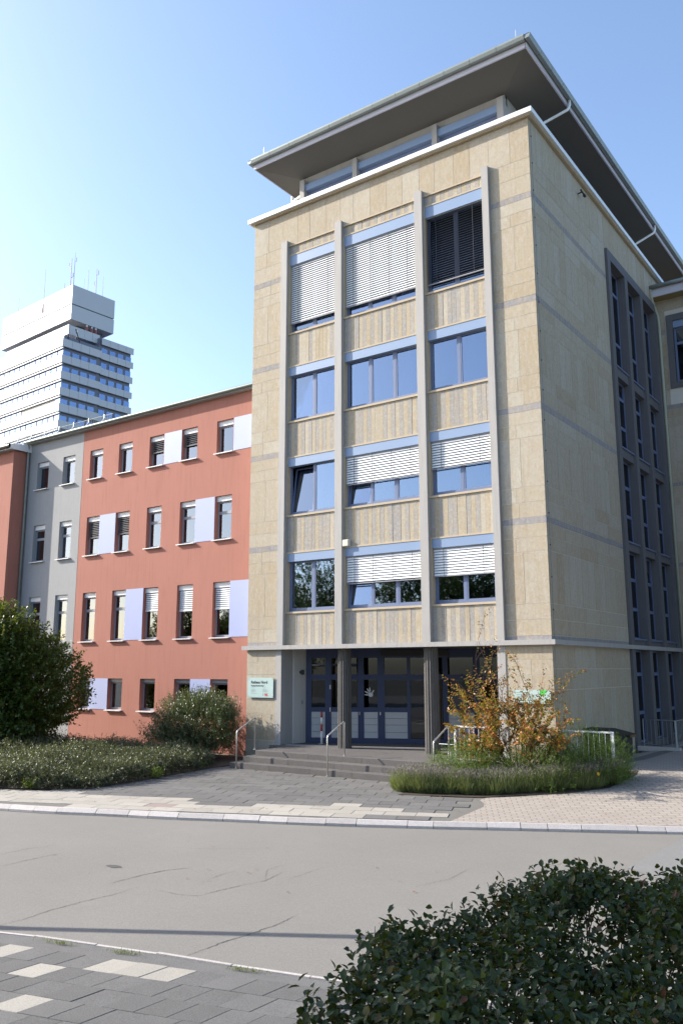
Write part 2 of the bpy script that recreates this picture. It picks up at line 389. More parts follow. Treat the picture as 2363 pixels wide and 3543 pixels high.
def kerb(name, pl, w, ztop, side, seg, x0, x1):
    k = bpy.data.objects.new(name, None); COL.objects.link(k); k['kind'] = 'structure'; WL[k.name] = Vector((0, 0, 0))
    pts = []; x = x0
    while x < x1:
        L = seg() ; y = ky(pl, x); dx = L * .9; y2 = ky(pl, x + dx)
        a = Vector((x, y, 0)); b = Vector((x + dx, y2, 0)); t = (b - a).normalized(); nrm = Vector((-t.y, t.x, 0)) * side
        a2 = a + t * .006; b2 = b - t * .006; dz = random.uniform(-.006, .006)
        if side > 0: prof = [a2, b2, b2 + nrm * w, a2 + nrm * w]
        else: prof = [a2 + nrm * w, b2 + nrm * w, b2, a2]
        ch = .085
        m = MB(); lo = [(p.x, p.y, -1.6) for p in prof]
        inn = [a2 + nrm * ch, b2 + nrm * ch, b2 + nrm * w, a2 + nrm * w] if side > 0 else [a2 + nrm * w, b2 + nrm * w, b2 + nrm * ch, a2 + nrm * ch]
        mid = [(p.x, p.y, ztop + dz - .075) for p in prof]; top = [(p.x, p.y, ztop + dz) for p in inn]
        m.v = lo + mid + top
        for l in (0, 4):
            for i in range(4): j = (i + 1) % 4; m.f.append((l + i, l + j, l + 4 + j, l + 4 + i))
        m.f.append((8, 9, 10, 11))
        obj('kerb_stone', m, 'kerb_granite', k); x += dx
    return k
kerb('far_kerb', FK, .15, -1.30, 1, lambda: random.choice((.62, .7, .8, .95, 1.0)) if random.random() < .8 else .5, -16, 9)
kerb('near_kerb', NK, .13, -1.335, -1, lambda: random.uniform(.75, 1.05), -4, 9)
# gutter strip line of small setts at the far kerb foot
mb = MB()
for a, c in zip(FK, FK[1:]):
    mb.poly([(a[0], a[1] - .05, -1.416), (c[0], c[1] - .05, -1.416), (c[0], c[1] + .01, -1.416), (a[0], a[1] + .01, -1.416)])
structure('gutter_line', mb, 'slab_dark', road)

# slabs of the forecourt, grid turned with the street
ga = R(23); e1 = Vector((math.cos(ga), math.sin(ga))); e2 = Vector((-math.sin(ga), math.cos(ga)))
SL = {}
def slab(name, mat, parent, c, ea, eb, la, lb, z, th=.05):
    key = (mat, round(ea.x, 3), round(eb.x, 3), la, lb)
    if key not in SL:
        m = MB(); q = [-ea * la / 2 - eb * lb / 2, ea * la / 2 - eb * lb / 2, ea * la / 2 + eb * lb / 2, -ea * la / 2 + eb * lb / 2]
        b = [p * .985 for p in q]; m.v = [(p.x, p.y, -th) for p in q] + [(p.x, p.y, -.006) for p in q] + [(p.x, p.y, 0) for p in b]
        for l in (0, 4):
            for i in range(4): j = (i + 1) % 4; m.f.append((l + i, l + j, l + 4 + j, l + 4 + i))
        m.f.append((8, 9, 10, 11)); SL[key] = m.mesh('slab'); SL[key].materials.append(MATS[mat])
    return obj(name, SL[key], None, parent, loc=(c.x, c.y, z), rot=(random.uniform(-.004, .004), random.uniform(-.004, .004), 0))
def bed_edge(y):   # right border of the hedge bed on the left
    q = [(-10.2, -12.5), (-9.21, -10.89), (-8.7, -9.81), (-7.94, -9.07), (-6.75, -9.16), (-4.96, -9.43), (-3.52, -9.66), (-2.4, -9.75)]
    for (a, b), (c, d) in zip(q, q[1:]):
        if a <= y <= c: return b + (d - b) * (y - a) / (c - a)
    return -9.75 if y > -2.4 else -30
cnt = 0
for j in range(-40, 24):
    for i in range(-30, 24):
        c = e1 * ((i + (.5 if j % 2 else 0)) * .66) + e2 * (j * .44) + Vector((-5, -6))
        cor = [c + e1 * a * .33 + e2 * b * .22 for a in (-1, 1) for b in (-1, 1)]
        if any(p.y < ky(FK, p.x) + .15 for p in cor): continue
        if c.x < -13.6 or c.y > -2.62 or c.x < bed_edge(c.y) - .25: continue
        if any(p.x > left_edge(p.y) - .02 for p in cor): continue
        if c.x > -2.2 and c.y > -4.3 + (c.x + 2.2) * .38: continue
        d = c.y - ky(FK, c.x)
        lim = 1.72 + .25 * math.sin(c.x * 1.7) + random.uniform(-.15, .15)
        if c.x < -7: lim += (-7 - c.x) * .35
        if c.x > -1.2: lim = .0 + (1.2 if random.random() < .25 else -1)
        r = random.random()
        if d < lim: mat = 'slab_light' if r < .985 else 'slab_rose'
        else: mat = 'slab_dark' if r < .99 else 'slab_rose'
        slab('paving_slab', mat, forecourt, c, e1, e2, .655, .435, hz(c.x, c.y) + random.uniform(-.002, .004)); cnt += 1
print('slabs', cnt)
# slabs of the near pavement
b1 = Vector((.325, .085)); b2 = Vector((.015, .385)); cnt = 0
light = {(0, 0), (1, 0), (2, 0), (-2, -1), (-5, -1), (0, -3), (-1, -6), (-4, 0), (3, -5)}
for j in range(-9, 3):
    for i in range(-18, 14):
        c = Vector((1.50, -15.90)) + b1 * (i + .5 * (j % 2)) + b2 * j
        cor = [c + b1 * a * .5 + b2 * b * .5 for a in (-1, 1) for b in (-1, 1)]
        if any(p.y > ky(NK, p.x) - .133 for p in cor): continue
        if c.x < -.8 or c.x > 4.2 or c.y < -18.2: continue
        slab('pavement_slab', 'slab_light' if (i, j) in light else 'slab_dark', pavement, c, b1.normalized(), b2.normalized(), .3325, .3815, -1.336 + random.uniform(-.003, .003)); cnt += 1
print('near slabs', cnt)

# cracks in the road
CR = [[(-.94, -15.58), (-.92, -15.23), (-.99, -14.86), (-.99, -14.28), (-.94, -13.83), (-.98, -13.49)], [(-1.46, -13.53), (-1.48, -13.22), (-1.48, -12.84), (-1.41, -12.41), (-1.21, -12.09)],
      [(-.67, -13.35), (-.25, -13.34), (.07, -13.23), (.09, -12.81), (.25, -12.05), (.11, -11.43)], [(-3.74, -13.78), (-3.77, -13.33), (-3.79, -12.9), (-3.78, -12.56)],
      [(1.72, -15.1), (1.71, -14.52), (1.76, -14.09), (1.78, -13.59), (1.73, -13.23)], [(-.49, -12.44), (-.54, -12.06), (-.5, -11.86)], [(.25, -12.05), (-.16, -11.53), (-.19, -11.0)],
      [(.49, -11.84), (.46, -11.27), (.46, -10.82)], [(-4.54, -13.27), (-4.55, -12.7), (-4.4, -12.2)], [(2.2, -11.2), (2.4, -10.4), (2.35, -9.7)], [(3.4, -9.6), (3.3, -8.8), (3.5, -8.0)], [(-2.6, -11.2), (-1.9, -10.9), (-1.2, -10.3)]]
WID = [.0055, .008, .005, .006, .0075, .0035, .003, .003, .005, .003, .004, .003]
for pl, w in zip(CR, WID):
    P = [Vector((*p, 0)) for p in pl]; Q = []
    for a, b in zip(P, P[1:]):
        k = max(2, int((b - a).length / .035))
        for i in range(k): Q.append(a.lerp(b, i / k) + Vector((random.gauss(0, .007), random.gauss(0, .007), 0)))
    Q.append(P[-1]); m = MB(); L = []
    for i, q in enumerate(Q):
        t = (Q[min(i + 1, len(Q) - 1)] - Q[max(i - 1, 0)]).normalized(); nn = Vector((-t.y, t.x, 0)); ww = w * (.35 + random.random()) * math.sin(math.pi * (i + .6) / (len(Q) + .2)) ** .5
        L.append((q + nn * ww, q - nn * ww))
    for (a, b), (c, d) in zip(L, L[1:]): m.poly([(a.x, a.y, -1.416), (b.x, b.y, -1.416), (d.x, d.y, -1.416), (c.x, c.y, -1.416)])
    obj('crack', m, 'crack_tar', road)
m = MB(); m.poly([(-2.27 + .17 * math.cos(a) * random.uniform(.6, 1.1), -12.75 + .09 * math.sin(a) * random.uniform(.6, 1.1), -1.415) for a in np.linspace(0, 6.0, 13)])
obj('pothole', m, 'crack_tar', road)
m = MB(); m.poly([(4.3, -8.2, -1.414), (6.5, -9.8, -1.414), (12, -7, -1.414), (7.2, -3.25, -1.414), (4.75, -4.75, -1.414), (4.44, -5.3, -1.414), (4.38, -6.6, -1.414)])
obj('asphalt_patch', m, 'patch_asphalt', road)
# planting beds
mb = MB(); bl = [(-12.5, -10.15), (-10.9, -9.2), (-9.8, -8.68), (-9.05, -7.92), (-9.14, -6.75), (-9.4, -4.96), (-9.64, -3.52), (-9.72, -2.5), (-9.9, -.02), (-26, .4), (-34, -.4), (-34, -16.4)]
mb.poly([(x, y, -1.286) for x, y in bl]); structure('hedge_bed', mb, 'soil')
mb = MB(); br = [(-2.25, -4.4), (-1.4, -4.07), (-.44, -3.73), (1.2, -2.58), (1.93, -1.74), (2.05, -.1), (1.9, .6), (-2.2, .0)]
ctr = (-.2, -1.6)
for a, b in zip(br, br[1:] + br[:1]):
    for s in range(4):
        A = lambda p, t: (ctr[0] + (p[0] - ctr[0]) * t, ctr[1] + (p[1] - ctr[1]) * t)
        q = [A(a, s / 4), A(b, s / 4), A(b, (s + 1) / 4), A(a, (s + 1) / 4)]
        q = q if s else q[1:]
        mb.poly([(p[0], p[1], max(hz(*p), -1.2 if False else hz(*p)) + .010) for p in q])
structure('flower_bed', mb, 'soil')

# ------------------------------------------------------------------ the stone office tower
T = thing('office_tower', (-5.5, 6.5, -1.3), 'five-storey sandstone office tower with grey pilasters and a wide overhanging roof', 'building')
ZB = [15.72, 12.42, 9.12, 5.82, 2.52]
PIL = [(-9.60, -9.33), (-7.19, -6.91), (-3.98, -3.70), (-1.56, -1.34)]
ROWS = [(16.41, 16.03, 13.37), (12.13, 11.82, 10.09), (8.82, 8.52, 6.75), (5.48, 5.20, 3.45)]   # header top, header bottom, sill underside
# core, rooms and mortar backing
wb = MB()
for a, b in ((-11, -9.605), (-1.335, -.035)): wb.box(a + (.03 if a < -10 else 0), b, .006, .40, 2.30, 18.18)
wb.box(-9.605, -1.335, .0062, .40, 16.80, 18.18)
for (h, hb, s) in ROWS: pass
edges = [16.80] + [z for r in ROWS for z in (r[0] + .05, r[2])] + [2.30]
for k in range(0, len(edges), 2): wb.box(-9.60, -1.34, .056, .40, edges[k + 1], edges[k])
wb.box(-10.97, -10.6, .41, 14, -1.4, 18.2)
wb.box(-.40, -.006, .05, 6.74, -1.4, 18.18); wb.box(-.399, -.0061, 6.74, 13.08, 16.765, 18.179)
obj('wall', wb, 'mortar', T)
ib = MB()
for z in (16.9, 13.1, 9.8, 6.5, 3.2): ib.box(-10.58, -.42, .42, 6.6, z - .15, z + .12)
ib.box(-10.58, -.42, 4.2, 4.4, 2.5, 17); ib.box(-7.1, -7.0, .42, 4.2, 3.3, 17); ib.box(-3.9, -3.8, .42, 4.2, 3.3, 17)
obj('room_partition', ib, 'interior', T)
ns = 0
def stones(x0, x1, y0, y1, z0, z1, axis, widths, mat='sandstone', gap=.011):
    """a course of slabs along axis ('x' front, 'y' side)"""
    global ns
    a, b = (x0, x1) if axis == 'x' else (y0, y1)
    t = a
    cuts = [a]
    for w in widths: cuts.append(a + (b - a) * w)
    cuts.append(b)
    for c, d in zip(cuts, cuts[1:]):
        j = random.uniform(-.0015, .0015)
        if axis == 'x': piece('stone_slab', mat, T, c + gap / 2, d - gap / 2, y0 + j, y1, z0 + gap / 2, z1 - gap / 2)
        else: piece('stone_slab', mat, T, x0, x1 + j, c + gap / 2, d - gap / 2, z0 + gap / 2, z1 - gap / 2)
        ns += 1
def ev(k, jit=.0): return [(i + random.uniform(-jit, jit)) / k for i in range(1, k)]
def courses(zt, zb, first=False):
    out = []
    if first: return [(18.17, 16.85, 'tall'), (16.85, 16.30, 'c'), (16.30, 15.72, 'c')]
    z = zt
    for h, k in ((.19, 'band'), (.38, 'c'), (.40, 'c2'), (1.46, 'tall'), (.43, 'c'), (.44, 'c')): out.append((z, z - h, k)); z -= h
    return out
ALLC = courses(0, 0, True)
for zt in ZB[:4]: ALLC += courses(zt, 0)
ALLC.append((2.52, 2.40, 'band'))
for z1, z0, k in ALLC:
    for (a, b) in ((-11.0, -9.605), (-1.335, 0.0)):
        w = {'band': [], 'c': [] if random.random() < .6 else [random.uniform(.35, .65)], 'c2': [random.uniform(.25, .5)], 'tall': [random.uniform(.46, .56)]}[k]
        stones(a, b, 0, .03, z0, z1, 'x', w, 'basalt_band' if k == 'band' else 'sandstone')
    w = {'band': ev(2), 'c': ev(5, .12), 'c2': ev(5, .12), 'tall': ev(13, .12)}[k]
    stones(-.03, 0.0, .036, 6.74, z0, z1, 'y', w, 'basalt_band' if k == 'band' else 'sandstone')
stones(-9.605, -1.335, 0, .03, 16.80, 18.17, 'x', ev(13, .08))
stones(-.03, 0.0, 6.745, 15.4, 16.77, 18.17, 'y', ev(15, .1))
# ground floor piers
GF = [2.26, 1.86, 1.44, .62, .14, -.28, -.70, -1.32]
for z1, z0 in zip(GF, GF[1:]):
    stones(-11.0, -9.70, 0, .03, z0, z1, 'x', [] if random.random() < .5 else [random.uniform(.35, .65)])
    stones(-1.36, 0.0, 0, .03, z0, z1, 'x', [] if random.random() < .5 else [random.uniform(.35, .65)])
for z1, z0, k in ((2.26, 1.62, 4), (1.62, 1.05, 5), (1.05, -.55, 12), (-.55, -1.1, 5)):
    stones(-.03, 0.0, .036, 6.74, z0, z1, 'y', ev(k, .1))
print('stone slabs', ns)
obj('pier', MB().box(-10.97, -9.72, .006, .45, -1.4, 2.3), 'mortar', T); obj('pier', MB().box(-1.38, -.035, .006, .45, -1.4, 2.3), 'mortar', T)
# painted jambs of the porch opening
obj('jamb', MB().box(-9.71, -9.46, -.02, .60, -.83, 2.30), 'pilaster_paint', T); obj('jamb', MB().box(-1.62, -1.375, -.02, .60, -.83, 2.30), 'pilaster_paint', T)
# cornice above the ground floor
obj('cornice', MB().box(-11.14, .14, -.14, .3, 2.27, 2.405).box(-11.14, -10.9, .3, 6, 2.27, 2.405).box(-.1, .139, .3, 13.1, 2.268, 2.403), 'pilaster_paint', T)
# pilasters
for a, b in PIL:
    pm = MB().box(a, b, -.12, .055, 2.407, 17.0); o = obj('pilaster', pm, 'pilaster_paint', T)
# spandrel strips
nst = 0
SR = [(16.80, ROWS[0][0] + .05)] + [(ROWS[i][2], ROWS[i + 1][0] + .05) for i in range(3)] + [(ROWS[3][2], 2.407)]
for (zt, zb_) in SR:
    for (a, b), (c, d) in zip(PIL, PIL[1:]):
        k = round((c - b) / .158); w = (c - b) / k
        ph = random.random() < .5
        for i in range(k):
            x0 = b + i * w; mat = 'strip_grey' if (i % 2 == ph) ^ (random.random() < .12) else 'strip_tan'
            y = .04 + random.uniform(-.004, .004)
            piece('spandrel_strip', mat, T, x0 + .002, x0 + w - .002, y, .07, zb_ + .002, zt - .002); nst += 1
print('strips', nst)
# drip edge under the top stones
obj('lintel', MB().box(-9.33, -7.19, -.012, .03, 16.79, 16.83).box(-6.91, -3.98, -.012, .03, 16.79, 16.83).box(-3.70, -1.56, -.012, .03, 16.79, 16.83), 'surround_stone', T)

# windows of the front
def front_window(x0, x1, row, n, blind=None, tilt=(), dark=False):
    h, hb, s = row
    xa, xb = x0 + .05, x1 - .05; za = s + .07; zt = hb + .02
    sm = MB(); sm.box(x0, x1, -.002, .30, s, s + .065); sm.box(x0, xa, .0, .30, s + .065, h + .05); sm.box(xb, x1, .0, .30, s + .065, h + .05); sm.box(xa, xb, .0, .06, h + .001, h + .05)
    obj('window_surround', sm, 'surround_stone', T)
    fr = MB(); y0, y1 = .17, .23; f = .055
    fr.box(xa, xb, y0, y1, za, za + f + .02); fr.box(xa, xb, y0, y1, zt - .02, zt + .25); fr.box(xa, xa + f, y0, y1, za + f + .02, zt - .02); fr.box(xb - f, xb, y0, y1, za + f + .02, zt - .02)
    cw = (xb - xa) / n
    for i in range(1, n): fr.box(xa + i * cw - .035, xa + i * cw + .035, y0 + .001, y1 - .001, za + f + .02, zt - .02)
    wo_ = obj('window', fr, 'blue_frame', T)
    hbx = MB().box(xa + .003, xb - .003, .015, .16, hb, h); obj('header_box', hbx, 'blue_box', wo_)
    for i in range(n):
        a = xa + (f if i == 0 else i * cw + .035); b = xa + ((i + 1) * cw - .035 if i < n - 1 else n * cw - f); z0 = za + f + .02; z1 = zt - .02
        sash = MB(); q = .045
        L = [(a, a + q, 0, .05, 0, z1 - z0), (b - q, b, 0, .05, 0, z1 - z0), (a + q, b - q, 0, .05, 0, q), (a + q, b - q, 0, .05, z1 - z0 - q, z1 - z0)]
        for t_ in L: sash.box(*t_)
        so_ = obj('sash', sash, 'blue_frame', wo_, loc=(0, y0 + .006, z0))
        pn = obj('pane', MB().box(a + q - .005, b - q + .005, .020, .026, q - .005, z1 - z0 - q + .005), 'glass_coated', wo_, loc=(0, y0 + .006, z0))
        if i in tilt:
            for o in (so_, pn): o.rotation_euler = (R(-8), 0, 0)
    # inside: pale roller curtain behind part of the glass
    if random.random() < .75 and not dark:
        k = random.randrange(n); a = xa + k * cw
        obj('curtain', MB().box(a + .03, a + cw * random.uniform(.35, .95), .55, .56, za, zt), 'white_plaster', wo_)
    if blind:
        zbot, mat, tl = blind
        bo = obj('blind', MB().box(xa + .02, xb - .02, .055, .105, hb - .03, hb), 'window_grey', T); obj('bottom_rail', MB().box(xa + .02, xb - .02, .06, .10, zbot - .03, zbot), 'window_grey', bo)
        me = MB(); wv = .078; c_, s_ = math.cos(tl) * wv / 2, math.sin(tl) * wv / 2
        me.v = [(-.5, -c_, -s_), (.5, -c_, -s_), (-.5, 0, .006), (.5, 0, .006), (-.5, c_, s_), (.5, c_, s_)]
        me.f = [(0, 1, 3, 2), (2, 3, 5, 4)]
        sm_ = me.mesh('slat', True); sm_.materials.append(MATS[mat])
        z = hb - .07; L = xb - xa - .05
        while z > zbot + .03:
            obj('slat', sm_, None, bo, loc=((xa + xb) / 2, .085, z), scale=(L, 1, 1)); z -= .081
        for u in ([.18, .82] if n == 2 else [.12, .37, .63, .88]):
            xx = xa + (xb - xa) * u; obj('blind_cord', MB().box(xx - .006, xx + .006, .043, .047, zbot, hb - .03), 'dark_metal', bo)
BAY = [(PIL[i][1], PIL[i + 1][0]) for i in range(3)]
UPW = R(58)      # slats nearly shut, faces turned up and outwards
front_window(*BAY[0], ROWS[0], 2, (13.80, 'slat_white', UPW)); front_window(*BAY[1], ROWS[0], 3, (13.80, 'slat_white', UPW)); front_window(*BAY[2], ROWS[0], 2, (13.72, 'slat_dark', R(28)))  # right bay: dark slat colour paints in the shade of slats facing off the sun
for b, n in zip(BAY, (2, 3, 2)): front_window(*b, ROWS[1], n)
front_window(*BAY[0], ROWS[2], 2, tilt=(0,), dark=True); front_window(*BAY[1], ROWS[2], 3, (7.58, 'slat_white', UPW), tilt=(0,)); front_window(*BAY[2], ROWS[2], 2, (7.66, 'slat_white', UPW), dark=True)
front_window(*BAY[0], ROWS[3], 2, dark=True); front_window(*BAY[1], ROWS[3], 3, (4.33, 'slat_white', UPW), tilt=(0,), dark=True); front_window(*BAY[2], ROWS[3], 2, (4.36, 'slat_white', UPW), dark=True)

# side stair windows in a concrete frame
YC = [(7.10, 8.75), (9.10, 10.75), (11.10, 12.80)]
SW = [(16.40, 12.44, (15.55, 13.55)), (12.06, 9.40, (11.42, 10.30)), (9.03, 6.00, (8.06, 7.0)), (5.68, 2.64, (4.72, 3.68)), (2.25, -.85, (1.43, .13))]
fm = MB(); fm.box(-.40, .09, 6.76, 7.10, -1.1, 16.76); fm.box(-.40, .09, 12.80, 13.08, -1.1, 16.76); fm.box(-.40, .09, 7.10, 12.80, 16.40, 16.76)
for a, b in ((8.75, 9.10), (10.75, 11.10)): fm.box(-.40, .088, a, b, -1.1, 16.40)
for (t0, b0, _), (t1, b1_, _) in zip(SW, SW[1:]):
    for a, b in YC: fm.box(-.40, -.02, a, b, t1, b0 - .05)
for a, b in YC: fm.box(-.40, -.02, a, b, -1.1, -.85)
obj('stair_frame', fm, 'frame_concrete', T)
for ci, (a, b) in enumerate(YC):
    for ri, (zt, zb_, tr) in enumerate(SW):
        wm = MB(); x0, x1 = -.27, -.21; f = .06
        wm.box(x0, x1, a, b, zt - f, zt); wm.box(x0, x1, a, b, zb_, zb_ + f); wm.box(x0, x1, a, a + f, zb_ + f, zt - f); wm.box(x0, x1, b - f, b, zb_ + f, zt - f)
        for t in tr: wm.box(x0 + .001, x1 - .001, a + f, b - f, t - .06, t + .06)
        w_ = obj('stair_window', wm, 'blue_frame', T)
        zs = [zt - f] + [z for t in tr for z in (t + .06, t - .06)] + [zb_ + f]
        for k in range(0, len(zs), 2):
            o = obj('pane', MB().box(0, .006, a + f - .004, b - f + .004, 0, zs[k] - zs[k + 1]), 'glass_stair', w_, loc=(-.24, 0, zs[k + 1]))
            if (ci, ri, k) in ((0, 1, 0), (1, 3, 0)): o.rotation_euler = (0, R(-14), 0)
        if ri < 4: obj('sill', MB().box(-.20, .03, a - .005, b + .005, zb_ - .05, zb_ + .004), 'blue_frame', w_)
sb = MB().box(-3.2, -3.0, 6.8, 13.1, -1.1, 17.5)
for z in (16.9, 14.6, 12.9, 11.2, 9.6, 7.9, 6.3, 4.6, 3.0, 1.2): sb.box(-3.0, -.8, 6.8, 13.1, z - .15, z)
obj('stair_flight', sb, 'interior', T)
obj('rear_wall', MB().box(-11, -.41, 13.9, 14.2, -1.3, 18.2).box(-.40, -.008, 13.085, 15.5, -1.3, 18.178), 'sandstone', T)

# parapet coping
obj('coping', MB().box(-11.195, .195, -.195, .5, 18.215, 18.375).box(-.35, .195, .5, 15.2, 18.215, 18.375).box(-11.195, -10.6, .5, 14, 18.215, 18.375), 'coping_metal', T)
obj('coping_bed', MB().box(-11.10, .10, -.10, .4, 18.165, 18.22).box(-.3, .10, .4, 15.1, 18.165, 18.22).box(-11.1, -10.7, .4, 14, 18.165, 18.22), 'surround_stone', T)
obj('terrace_floor', MB().box(-10.9, -.2, .3, 14, 18.05, 18.20), 'roof_sheet', T)
# penthouse
px = [(-9.75, -9.54), (-7.29, -7.09), (-3.95, -3.75), (-1.50, -1.27)]
for a, b in px: obj('penthouse_post', MB().box(a, b, 1.12, 1.38, 18.2, 20.16), 'pilaster_paint', T)
pb = MB().box(-9.73, -1.29, 1.30, 1.5, 19.96, 20.34).box(-1.5, -1.29, 1.38, 14, 18.2, 20.34).box(-9.73, -9.5, 1.5, 14, 18.2, 20.34)
obj('penthouse_wall', pb, 'pilaster_paint', T)
for (a, b), (c, d), n in zip(px, px[1:], (2, 3, 2)):
    wf = MB(); wf.box(b, c, 1.34, 1.40, 18.2, 18.5); wf.box(b, c, 1.34, 1.40, 19.58, 19.70)
    cw = (c - b) / n
    for i in range(n + 1):
        xx = min(max(b + i * cw, b + .05), c - .05); wf.box(xx - .05, xx + .05, 1.339, 1.401, 18.5, 19.58)
    w_ = obj('penthouse_window', wf, 'blue_frame', T)
    for i in range(n): obj('pane', MB().box(b + i * cw + .045, b + (i + 1) * cw - .045, 1.365, 1.372, 18.49, 19.59), 'glass_coated', w_)
    obj('header_box', MB().box(b + .003, c - .003, 1.19, 1.34, 19.70, 19.96), 'blue_box', w_)
for i in range(5):
    a = 2.2 + i * 2.3; w_ = obj('penthouse_window', MB().box(-1.295, -1.25, a, a + 1.8, 18.3, 19.9), 'blue_frame', T); obj('pane', MB().box(-1.25, -1.243, a + .08, a + 1.72, 18.4, 19.8), 'glass_coated', w_)
obj('penthouse_room', MB().box(-9.4, -1.6, 2.6, 13, 18.2, 20.4), 'interior', T)
# roof with inclined soffit
RX0, RX1, RY0, RY1 = -11.06, .05, .0, 21.0
ix0, ix1, iy0 = -9.74, -1.28, 1.30; zs_, zf = 20.30, 20.57
rf = MB()
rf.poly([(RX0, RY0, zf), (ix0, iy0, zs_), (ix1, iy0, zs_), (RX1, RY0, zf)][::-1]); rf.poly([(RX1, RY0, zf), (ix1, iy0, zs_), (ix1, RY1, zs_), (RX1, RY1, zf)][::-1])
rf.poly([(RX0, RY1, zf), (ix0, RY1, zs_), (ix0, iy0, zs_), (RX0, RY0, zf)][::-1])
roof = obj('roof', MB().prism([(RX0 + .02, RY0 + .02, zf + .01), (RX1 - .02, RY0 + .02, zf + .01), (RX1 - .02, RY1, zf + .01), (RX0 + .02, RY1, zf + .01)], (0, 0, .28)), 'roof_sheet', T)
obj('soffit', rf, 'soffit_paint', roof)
obj('fascia', MB().box(RX0, RX1, RY0 - .03, RY0 + .02, zf - .02, zf + .17).box(RX1 - .02, RX1 + .03, RY0 - .03, RY1, zf - .02, zf + .17).box(RX0 - .03, RX0, RY0 - .03, RY1, zf - .02, zf + .17), 'fascia_metal', roof)
hip = MB(); zt = zf + .30
hip.poly([(RX0 - .2, RY0 - .2, zt), (RX1 + .2, RY0 - .2, zt), (-3.5, 5, zt + .5), (-7.5, 5, zt + .5)]); hip.poly([(RX1 + .2, RY0 - .2, zt), (RX1 + .2, RY1, zt), (-3.5, 14, zt + .5), (-3.5, 5, zt + .5)])
hip.poly([(RX0 - .2, RY1, zt), (RX0 - .2, RY0 - .2, zt), (-7.5, 5, zt + .5), (-7.5, 14, zt + .5)]); hip.poly([(-7.5, 5, zt + .5), (-3.5, 5, zt + .5), (-3.5, 14, zt + .5), (-7.5, 14, zt + .5)])
obj('roof_covering', hip, 'roof_sheet', roof)
def gut(a, b, out):
    """one gutter length, half-box profile, with a raised seam at its end"""
    a, b, out = Vector(a), Vector(b), Vector(out); prof = [(0.0, .02), (.02, -.10), (.15, -.10), (.19, .0), (.19, .06), (.17, .06), (.17, .02)]
    m = MB(); k = len(prof)
    for e in (a, b): m.v += [tuple(e + out * p + Vector((0, 0, q))) for p, q in prof]
    for i in range(k): j = (i + 1) % k; m.f.append((i, j, k + j, k + i))
    m.f.append(tuple(range(k))); m.f.append(tuple(k + i for i in reversed(range(k))))
    t = (b - a).normalized(); c = b - t * .03
    obj('gutter_section', m, 'gutter_zinc', roof)
zg = zf + .26; n = 12
for i in range(n):
    a = RX0 - .03 + (RX1 - RX0 + .06) * i / n; b = RX0 - .03 + (RX1 - RX0 + .06) * (i + 1) / n
    gut((a + .004, RY0 - .032, zg), (b - .008, RY0 - .032, zg), (0, -1, 0))
for i in range(22): gut((RX1 + .032, RY0 - .2 + i * .93 + .004, zg), (RX1 + .032, RY0 - .2 + (i + 1) * .93 - .008, zg), (1, 0, 0))
for i in range(22): gut((RX0 - .032, RY0 - .2 + i * .93 + .004, zg), (RX0 - .032, RY0 - .2 + (i + 1) * .93 - .008, zg), (-1, 0, 0))
# gutter outlets bent back under the eaves
for y in (3.4, 13.6):
    obj('downpipe', MB().tube([(.16, y, zg - .06), (.16, y, zf - .02), (.10, y - .05, zf - .20), (-.1, y - .2, zf - .36), (-1.1, y - 1.15, zf - 1.28), (-1.2, y - 1.3, zf - 1.6), (-1.2, y - 1.3, 18.2)], .05, 10), 'coping_metal', roof, True)
obj('downpipe', MB().tube([(-11.15, 2.4, zg - .06), (-11.15, 2.4, zf - .1), (-11.08, 2.3, zf - .30), (-10.8, 2.1, zf - .4), (-9.85, 1.6, zf - .62), (-9.85, 1.6, 18.3)], .05, 10), 'coping_metal', roof, True)
for x, y in ((RX0 + .35, .1), (RX1 - .35, .1)): obj('lightning_rod', MB().tube([(x, y, zt), (x, y, zt + .55)], .010, 6), 'galvanised', roof)
sc = MB().tube([(0, 4.2, 17.68), (.16, 4.2, 17.70)], .022, 8); sc.tube([(.16, 4.05, 17.70), (.16, 4.4, 17.68)], .03, 8); sc.box(.12, .20, 4.36, 4.48, 17.63, 17.69); obj('wall_spotlight', sc, 'dark_metal', T)
for z in np.arange(3.2, 17.8, .9): obj('clamp', MB().box(0, .02, .16, .19, z, z + .04), 'dark_metal', T)
obj('conductor_wire', MB().tube([(.015, .175, -.9), (.015, .175, 18.1)], .006, 6), 'galvanised', T)

# porch
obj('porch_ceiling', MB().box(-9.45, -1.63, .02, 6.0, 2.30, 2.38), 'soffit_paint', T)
obj('porch_floor', MB().box(-9.7, -1.37, -.3, 6.2, -1.2, -.822), 'step_basalt', T)
obj('porch_lip', MB().prism([(-9.3, .05, -.822), (-1.7, 2.6, -.822), (-1.7, 2.72, -.822), (-9.3, .17, -.822)], (0, 0, .018)), 'pilaster_paint', T)
obj('porch_side_wall', MB().box(-9.72, -9.415, .601, 1.34, -.825, 2.30), 'white_plaster', T); obj('porch_side_wall', MB().box(-1.62, -1.38, .601, 6.0, -.825, 2.30), 'white_plaster', T)
for x in (-7.10, -3.93):
    m = MB(); nfl = 16; rings = [(-.826, .235), (-.80, .235), (-.80, .225), (2.30, .215)]
    prof = []
    for z, r in rings:
        b = len(m.v)
        for k in range(nfl * 2): an = math.pi * k / nfl; rr = r * (1 if k % 2 == 0 else .90); m.v.append((x + rr * math.cos(an), .30 + rr * math.sin(an), z))
    q = nfl * 2
    for l in range(3):
        for k in range(q): m.f.append((l * q + k, l * q + (k + 1) % q, (l + 1) * q + (k + 1) % q, (l + 1) * q + k))
    obj('column', m, 'column_stone', T)
